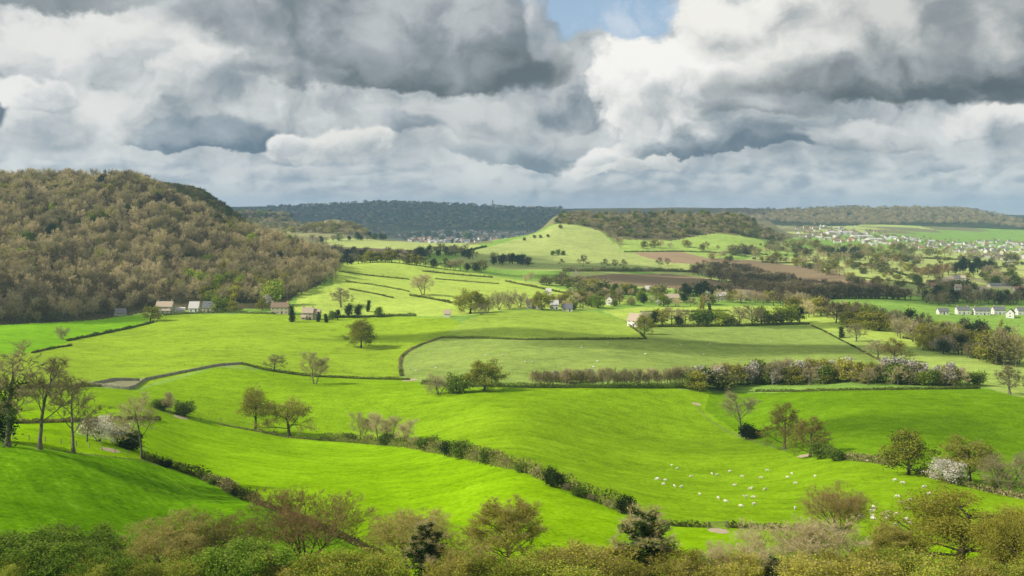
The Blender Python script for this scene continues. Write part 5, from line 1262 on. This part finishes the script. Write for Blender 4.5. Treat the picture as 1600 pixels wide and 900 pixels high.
house(188, 493, 16, 'low grey shed at the dark foot of the wood', wallm='grey', roofm='slate', storeys=.8, chim=(), name='shed', cat='shed', win=False, rot=.5)
house(282, 488, 14, 'low pale outbuilding between the first two houses', wallm='cream', roofm='paleroof', storeys=.7, chim=(), name='shed', cat='shed', win=False, d=4)
house(699, 495, 10, 'small field barn with white front at the field corner', wallm='white', roofm='tile', storeys=.9, chim=(), name='barn', cat='barn', d=5, win=False)
house(834, 482, 26, 'twin-gabled cream cottage with brown roof', wallm='cream', roofm='brownroof', blocks=[(.9, 0, 'x', 6, 2, 1), (.34, -.28, 'y', 5, -2.5, .9), (.34, .28, 'y', 5, -2.5, .9)], storeys=1.7)
house(866, 483, 13, 'white cottage right of the twin-gabled one', wallm='white', roofm='paleroof', storeys=1.5, chim=(.4,))
house(886, 486, 16, 'low white bungalow behind the pasture edge', wallm='white', roofm='slate', storeys=.9, chim=())
house(994, 510, 23, 'white-gabled cottage with reddish brown roof at the pasture corner', wallm='white', roofm='tile', rot=radians(-38), storeys=1.7, steep=1.25, d=7.5, chim=(.4,))
house(953, 476, 9, 'small white gabled cottage in the hamlet', wallm='white', roofm='brownroof', rot=1.2, storeys=1.6, chim=())
house(1031, 475, 9, 'small white gabled lodge left of the stone farm', wallm='white', roofm='slate', rot=1.4, storeys=1.4, chim=())
house(1048, 472, 25, 'long stone farmhouse with tan roof in the hamlet', wallm='stone', roofm='tile', storeys=1.6)
house(1104, 466, 10, 'white gable end among dark trees', wallm='white', roofm='slate', rot=1.4, storeys=1.8, chim=())
house(1127, 469, 15, 'house with pale blue-grey roof among dark trees', wallm='grey', roofm='paleroof', storeys=1.6, chim=(.4,))
house(1163, 469, 19, 'tall stone house with gabled front right of the dark trees', wallm='stone', roofm='slate', blocks=[(1, 0, 'x', 7, 0, 1), (.4, -.28, 'y', 4, -4, 1)])
house(1012, 455, 8, 'small white shed by the brown field', wallm='white', roofm='paleroof', storeys=.8, chim=(), name='shed', cat='shed', win=False)
house(857, 460, 8, 'small white field shed by the bright strips', wallm='white', roofm='paleroof', storeys=.9, chim=(), name='shed', cat='shed', win=False)
for x, y, w, lb in [(1473,491,16,'low white bungalow, leftmost of the white row'), (1504,491,20,'white house, second from left in the white row'), (1533,492,24,'widest white house in the white row'), (1560,491,18,'white house right of the widest one'), (1598,492,20,'white house at the right edge of the row')]:
    house(x, y, w, lb, wallm='white', roofm='slate', storeys=1.1 if x == 1473 else 1.6, steep=.75, chim=() if x == 1473 else (-.4, .4))
house(1579, 496, 17, 'white gable-fronted house below the white row', wallm='white', roofm='slate', rot=radians(60), storeys=1.6, chim=())
house(1432, 518, 18, 'white house half hidden in the winding belt', wallm='white', roofm='slate', storeys=1.6)
house(1576, 541, 17, 'white gabled house below the dark evergreens at the right', wallm='white', roofm='redroof', rot=radians(-50), storeys=1.6, chim=())
VIL = [(1454,448,12,'cream','redroof'), (1466,447,11,'white','brownroof'), (1476,446,10,'white','tile'), (1484,442,12,'cream','tile'), (1494,440,11,'white','slate'), (1503,440,10,'white','tile'), (1473,451,12,'cream','slate'), (1497,455,10,'white','tile'), (1487,449,11,'cream','brownroof'), (1461,453,11,'stone','redroof')]
for i, (x, y, w, a, b) in enumerate(VIL):
    house(x, y, w, {'cream': 'cream', 'white': 'white', 'stone': 'stone'}[a] + ' house with ' + {'redroof': 'red', 'brownroof': 'dark brown', 'tile': 'tan', 'slate': 'slate'}[b] + ' roof on the slope' + (' by the road' if y > 448 else ' above the road') + (' in the left half' if x < 1480 else ' in the right half'), wallm=a, roofm=b, rot=random.uniform(-.6, .6), storeys=1.8, chim=(.4,), ymin=1150)
house(1562, 450, 34, 'long low barn with blue-grey roof right of the village', wallm='cream', roofm='slate', storeys=1.2, d=12, steep=.4, chim=(), name='barn', cat='barn', ymin=1150, win=False)
house(1592, 456, 16, 'white bungalow at the right edge below the barn', wallm='white', roofm='redroof', storeys=1.1, chim=(), ymin=1150)
house(1535, 456, 12, 'low cream farm building below the pines', wallm='cream', roofm='tile', storeys=1.1, chim=(), ymin=1150)
house(900, 428, 5, 'small white bell tent on the edge of the brown field', wallm='white', roofm='paleroof', storeys=.4, steep=2.2, d=4, chim=(), name='tent', cat='tent', win=False, rot=1.57, ymin=1150)

# far town: each house one small mesh
def town_mesh(wallm, roofm, w, d, h, r):
    v, q, t = gable_block(w, d, h, r); v2, f2 = roof_slabs(w, d, h, r)
    return mesh_obj('town_house', np.concatenate([v, v2]), [q, t, f2 + len(v)], [MH[wallm], MH[roofm]], np.array([0] * 6 + [1] * len(f2)), smooth=False, link=False).data
TM = [('white walls and slate roof', town_mesh('white', 'slate', 11, 8, 5.5, 3)), ('white walls and brown roof', town_mesh('white', 'brownroof', 15, 8, 5.5, 3.2)), ('cream walls and red roof', town_mesh('cream', 'redroof', 12, 8, 5.5, 3.4)), ('white walls and pale roof', town_mesh('white', 'paleroof', 18, 10, 5, 2.2))]
def town(poly, n, where, group, ymin, sc=1.0):
    P = fill(poly, ymin, n, ['far_bare'], (1, 1), mind=4.5)
    for X, Y, Z, *_ in P:
        look, me = random.choice(TM)
        o = bpy.data.objects.new('town_house', me); COL.objects.link(o); o.location = (X, Y, Z + .1); o.rotation_euler = (0, 0, random.choice([0, 0, .3, -.3, 1.2, .8])); s = sc * random.uniform(.8, 1.25); o.scale = (s, s, s)
        tag(o, 'tiny far house with ' + look + ' in the ' + where, 'house', group)
town([(1236,356),(1290,353),(1350,362),(1420,372),(1500,378),(1560,376),(1600,380),(1600,398),(1520,396),(1440,390),(1340,382),(1260,376)], 170, 'right-hand town', 'houses of the right-hand town', 2500, .82)
town([(622,366),(680,361),(760,362),(858,363),(850,374),(760,380),(640,380)], 170, 'shaded central town', 'houses of the shaded central town', 3000, 1.0)
town([(1530,402),(1600,400),(1600,410),(1540,410)], 10, 'suburb at the right edge', 'houses of the suburb at the right edge', 1700, 1.0)
for x, y, w in [(1310,366,36), (1346,372,30), (1366,377,22)]:
    house(x, y, w, {1310: 'long white works shed, leftmost in the town', 1346: 'long white works shed in the middle of the town', 1366: 'white works shed, rightmost of three'}[x], wallm='white', roofm='paleroof', storeys=2.2, d=40, steep=.12, chim=(), name='works_shed', cat='shed', ymin=2500, win=False)
P_ = fill([(1236,352),(1290,350),(1350,360),(1420,370),(1500,376),(1600,378),(1600,400),(1500,398),(1400,390),(1300,380),(1250,376)], 2400, 260, ['far_bare', 'far_bare2', 'far_bare2', 'far_bare4'], (7, 11), (1.2, 1.6))
P_ += fill([(600,366),(680,360),(760,362),(860,361),(850,376),(760,381),(640,381)], 2800, 150, ['far_bare3', 'far_dark', 'far_bare3'], (8, 13), (1.2, 1.6))
P_ += fill([(1100,404),(1200,380),(1260,378),(1600,404),(1600,440),(1420,440),(1300,424)], 1400, 240, ['far_bare2', 'far_shrub', 'far_shrub', 'far_bare', 'far_olive'], (4, 9), (1.2, 1.7), 2600)
mass('town_trees', 'trees and scrub between the far town houses', P_, 'trees')

# tower on the far ridge
X, Y, Z = at(770, 6850)
root = bpy.data.objects.new('monument_tower', None); COL.objects.link(root); root.location = (X, Y, Z - 1)
a = 4.4; b = 3.4; hh = 40
v = np.array([(-a,-a,0),(a,-a,0),(a,a,0),(-a,a,0),(-b,-b,hh),(b,-b,hh),(b,b,hh),(-b,b,hh)], float); f = np.array([(0,1,5,4),(1,2,6,5),(2,3,7,6),(3,0,4,7)])
mesh_obj('shaft', v, f, MH['stone'], smooth=False, parent=root)
v, f = joinm([boxm(-4.6, 4.6, -4.6, 4.6, hh, hh + 1.6), boxm(-3, 3, -3, 3, hh + 1.6, hh + 5)]); mesh_obj('gallery', v, f, MH['stone'], smooth=False, parent=root)
v = np.array([(-3.2,-3.2,0),(3.2,-3.2,0),(3.2,3.2,0),(-3.2,3.2,0),(0,0,4.5)], float) + np.array([0, 0, hh + 5]); mesh_obj('cap', v, [np.array([(0,1,4),(1,2,4),(2,3,4),(3,0,4)])], MH['slate'], smooth=False, parent=root)
tag(root, 'tall thin stone tower on the far ridge', 'tower')

# ================================================================== sheep
M_WOOL = flat_material('fleece', (.66, .61, .50), .15, scale=8); M_FACE = flat_material('sheep_face', (.62, .55, .45), .15, scale=8)
def sheep_mesh(graze):
    hz_ = (.22 if graze else .95)
    J = [(0, 0, .62, .27, .30), (.28, 0, .63, .25, .28), (.50, 0, .64, .20, .22), (-.30, 0, .63, .27, .29), (-.52, 0, .62, .20, .22),
         (.64, 0, .62 if graze else .78, .12, .13), (.74, 0, .42 if graze else .92, .09, .10), (.86 if graze else .90, 0, .22 if graze else .90, .07, .075), (.95 if graze else 1.05, 0, .08 if graze else .84, .045, .05)]
    ed = [(0, 1), (1, 2), (0, 3), (3, 4), (2, 5), (5, 6), (6, 7), (7, 8)]
    for x in (.36, -.40):
        r = 1 if x > 0 else 3
        for s in (-1, 1):
            n = len(J); J += [(x, s * .13, .40, .085, .085), (x + (.01 if x > 0 else -.03), s * .13, .20, .045, .045), (x, s * .13, 0.0, .04, .04)]
            ed += [(r, n), (n, n + 1), (n + 1, n + 2)]
    for s in (-1, 1):                                 # ears
        n = len(J); k = J[6]; J += [(k[0] - .01, s * .15, k[2] + .06, .03, .02)]; ed += [(6, n)]
    n = len(J); J += [(-.66, 0, .52, .05, .05)]; ed += [(4, n)]     # tail
    me = bpy.data.meshes.new('sheep'); me.from_pydata([j[:3] for j in J], ed, [])
    o = bpy.data.objects.new('sheep_tmp', me); COL.objects.link(o)
    sk = o.modifiers.new('s', 'SKIN'); sk.use_smooth_shade = True
    for i, j in enumerate(J): me.skin_vertices[0].data[i].radius = (j[3], j[4])
    me.skin_vertices[0].data[0].use_root = True
    ss = o.modifiers.new('b', 'SUBSURF'); ss.levels = 1; ss.render_levels = 1
    dg = bpy.context.evaluated_depsgraph_get(); m2 = bpy.data.meshes.new_from_object(o.evaluated_get(dg))
    bpy.data.objects.remove(o); m2.materials.clear(); m2.materials.append(M_WOOL); m2.materials.append(M_FACE)
    for p in m2.polygons:
        c = p.center
        p.material_index = 1 if (c.x > .70 or c.z < .30) else 0
        p.use_smooth = True
    return m2
SHM = [sheep_mesh(True), sheep_mesh(False)]
def sheep(px, py, label, group, s=.78):
    X, Y, Z = hit(px, py); o = bpy.data.objects.new('sheep', SHM[0 if random.random() < .75 else 1]); COL.objects.link(o)
    o.location = (X, Y, Z - .01); o.rotation_euler = (0, 0, random.choice([0, pi, .4, -.5, 2.7, 3.6, 1.2, -1.3])); o.scale = (s, s, s); tag(o, label, 'sheep', group)
FLOCK = [(131,441),(153,455),(68,500),(74,497),(105,503),(97,520),(142,527),(171,531),(213,487),(297,476),(318,481),(371,466),(423,487),(247,562),(323,577),(354,591),(390,524),(437,572),(470,574),(457,539),(464,536),(417,611),(471,603),(502,493),(518,541),(527,462),(610,491),(628,476),(644,516),(724,487),(641,621)]
for x, y in FLOCK: sheep(1000 + x * 600 / 1588, 562 + y * 340 / 900, 'white sheep of the scattered flock in the rolling pasture', 'scattered flock left of the dark bare tree')
FLOCK2 = [(893,646),(914,656),(966,616),(963,632),(961,650),(963,664),(1008,650),(1023,639),(1027,658),(1014,667),(1057,646),(1054,504),(1088,515),(1067,572),(1083,598),(1119,587),(1178,532),(1196,560),(1213,599),(1112,620),(1103,668),(1115,684),(1057,692)]
for x, y in FLOCK2: sheep(1000 + x * 600 / 1588, 562 + y * 340 / 900, 'white sheep of the close flock above the golden oak', 'close flock above the golden oak', .82)
sheep(1356, 722, 'lone sheep by the brown hedge near the ivy oak', None)
F3 = [(500 + x * 540 / 1599, 301 + y * 304 / 900) for x, y in [(765,757),(845,757),(948,785),(984,787),(415,819),(445,828),(537,815),(1210,720),(1283,784),(1266,810),(1332,700),(1505,750)]] + [(1000 + x * 600 / 1588, 301 + y * 340 / 900) for x, y in [(263,672),(290,630),(170,632),(345,572),(545,618),(660,700),(835,690)]]
for x, y in F3: sheep(x, y, 'distant white sheep grazing the grey-green pasture', 'sheep on the grey-green pasture', 1.0)

# ================================================================== fence, gate, trodden ground
def fence(pts, label, step=3.0, h=1.15):
    P = px_line(pts); seg = np.linalg.norm(np.diff(P[:, :2], axis=0), axis=1); cum = np.concatenate([[0], np.cumsum(seg)]); n = int(cum[-1] / step)
    s = np.linspace(0, cum[-1], n + 1); C = np.stack([np.interp(s, cum, P[:, k]) for k in range(3)], 1); C[:, 2] = gz(C[:, 0], C[:, 1])
    root = bpy.data.objects.new('fence', None); COL.objects.link(root); root.location = C[0]
    v, f = boxm(-.07, .07, -.07, .07, -.3, h); me = mesh_obj('post', v, f, MH['timber'], smooth=False, link=False).data
    for c in C:
        o = bpy.data.objects.new('post', me); COL.objects.link(o); o.parent = root; o.location = c - C[0]; o.rotation_euler = (random.uniform(-.06, .06), random.uniform(-.06, .06), random.random())
    for z in (.35, .7, 1.05):
        Q = C - C[0] + np.array([0, 0, z]); V = np.concatenate([Q + [0, 0, .012], Q - [0, 0, .012]]); m = len(Q)
        mesh_obj('wire', V, np.array([(i, i + 1, m + i + 1, m + i) for i in range(m - 1)]), MH['timber'], smooth=False, parent=root)
    tag(root, label, 'fence')
fence([(20,686),(70,690),(110,696),(150,702),(200,712)], 'wire fence on wooden posts along the bare tree row')
fence([(1086,634),(1100,650),(1122,668),(1150,682),(1185,694),(1230,706)], 'wire fence on wooden posts down the dip below the thicket')
fence([(300,655),(345,664),(400,675),(450,685)], 'wire fence on wooden posts under the two oaks')
def patch(px, py, rx, ry, label, rot=0.0, mat='soil'):
    X, Y, Z = hit(px, py); n = 22; k = Y / F
    X2, Y2, _ = hit(px, py - max(ry, 2)); dy = abs(Y2 - Y)
    V = [(X, Y)]; 
    for rr in (.5, 1.0):
        for i in range(n):
            a = 2 * pi * i / n; j = 1 + .3 * (random.random() - .5)
            u_, w_ = cos(a) * rx * k * rr * j, sin(a) * dy * rr * j
            V.append((X + u_ * cos(rot) - w_ * sin(rot), Y + u_ * sin(rot) + w_ * cos(rot)))
    V = np.array(V); Zv = gz(V[:, 0], V[:, 1]) + .05; Zv[1 + n:] -= .03
    t = np.array([(0, 1 + i, 1 + (i + 1) % n) for i in range(n)]); q = np.array([(1 + i, 1 + n + i, 1 + n + (i + 1) % n, 1 + (i + 1) % n) for i in range(n)])
    o = mesh_obj('path', np.concatenate([V, Zv[:, None]], 1), [t, q], MH[mat]); tag(o, label, kind='structure')
patch(1122, 829, 16, 4, 'pale trodden gateway at the foot of the sheep pasture')
patch(172, 703, 14, 3, 'pale bare soil beside the bare tree row')
patch(283, 652, 11, 2.5, 'pale end of the farm track by the green bush')
patch(640, 594, 12, 2, 'pale trodden gap at the hedge corner')
patch(1088, 631, 7, 2, 'pale stony scar below the thicket')
patch(1258, 712, 12, 2.5, 'pale bank under the russet trees')
X, Y, Z = hit(1122, 826)
root = bpy.data.objects.new('field_gate', None); COL.objects.link(root); root.location = (X, Y, Z); root.rotation_euler = (0, 0, .15)
for x in (-1.9, 1.9):
    v, f = boxm(x - .1, x + .1, -.1, .1, -.3, 1.4); mesh_obj('post', v, f, MH['timber'], smooth=False, parent=root)
for z in (.25, .5, .75, 1.0, 1.2):
    v, f = boxm(-1.8, 1.8, -.03, .03, z, z + .09); mesh_obj('bar', v, f, MH['timber'], smooth=False, parent=root)
tag(root, 'wooden five-barred field gate in the gap between the low hedges', 'gate')
T('bare_round', 345, 660, 9, 'brown tree stump by the fence', .5, 'stump', 'stump')

# ================================================================== haze and the clouds overhead that shade the land
def volume_material(name, col, dens, aniso):
    m, t, o = newmat(name); p = t.nodes.new('ShaderNodeVolumePrincipled')
    p.inputs['Color'].default_value = (*col, 1); p.inputs['Density'].default_value = dens; p.inputs['Anisotropy'].default_value = aniso
    p.inputs['Density Attribute'].default_value = ''
    t.links.new(p.outputs[0], o.inputs['Volume']); return m
zmin = float(ZG.min()) - 1.0
v, f = boxm(-13000, 13000, -300, 12050, zmin, float(ZG.max()) + 75)
hz_o = mesh_obj('haze', v, f, volume_material('haze', (.47, .70, 1.0), 7.5e-5, .2), smooth=False); tag(hz_o, 'thin blue haze over the vale', kind='stuff')

def cloud(px, py, alt, rx, ry, rz, label, ymin=None, od=1.6):
    X, Y, Z = hit(px, py, ymin); k = (alt - Z) / SUNV[2]; C = np.array([X, Y, Z]) + SUNV * k
    n, m = 40, 20; th, ph = np.meshgrid(np.arange(n) * 2 * pi / n, np.linspace(.02, pi - .02, m), indexing='ij')
    d = np.stack([np.cos(th) * np.sin(ph), np.sin(th) * np.sin(ph), np.cos(ph)], -1)
    sd = int(px + py)
    j = 1 + .55 * (vnoise(d[..., 0] * 2.2 + d[..., 2], d[..., 1] * 2.2, 1, sd) - .5) + .4 * (vnoise(d[..., 0] * 5, d[..., 1] * 5 + d[..., 2] * 3, 1, sd + 1) - .5)
    v = C + d * j[..., None] * np.array([rx, ry, rz]); v[..., 2] = np.maximum(v[..., 2], C[2] - rz * .55)
    idx = np.arange(n * m).reshape(n, m); nx = np.roll(idx, -1, 0)
    q = np.stack([idx[:, :-1], idx[:, 1:], nx[:, 1:], nx[:, :-1]], -1).reshape(-1, 4)
    caps = np.arange(n); V = v.reshape(-1, 3)
    t1 = np.array([(idx[i, 0], nx[i, 0], n * m) for i in range(n)]); t2 = np.array([(nx[i, -1], idx[i, -1], n * m + 1) for i in range(n)])
    V = np.concatenate([V, v[:, 0].mean(0)[None], v[:, -1].mean(0)[None]])
    o = mesh_obj('sky_cloud', V, [q, t1, t2], volume_material('cloud', (1, 1, 1), od / (2.2 * rz), .6)); tag(o, label, kind='structure')
cloud(620, 402, 640, 260, 170, 100, 'cloud overhead shading the central valley', 1300, 2.2)
cloud(930, 419, 620, 260, 80, 60, 'cloud overhead shading the foot of the open slope', 1300, 1.5)
cloud(1250, 450, 640, 280, 90, 70, 'cloud overhead shading the plantation', 1100, 2.2)
cloud(1540, 470, 600, 150, 60, 50, 'cloud overhead shading the dark tree line', 1050, 1.6)
cloud(50, 486, 560, 80, 50, 40, 'cloud overhead shading the foot of the wood', 800, 1.6)
cloud(850, 521, 520, 150, 24, 20, 'cloud shred overhead shading the cottage pasture', None, 1.5)
cloud(1200, 546, 540, 130, 36, 30, 'cloud shred overhead shading the grey-green pasture', None, 1.5)
cloud(1330, 507, 540, 90, 26, 22, 'cloud shred overhead shading the strip field', None, 1.6)
cloud(1290, 672, 480, 60, 34, 30, 'cloud shred overhead shading the right bank', None, .7)
cloud(60, 820, 460, 70, 40, 30, 'cloud shred overhead shading the near pasture', None, .4)
cloud(640, 346, 1500, 2900, 1500, 170, 'broad cloud overhead shading the far ridge', 5000, 3.4)
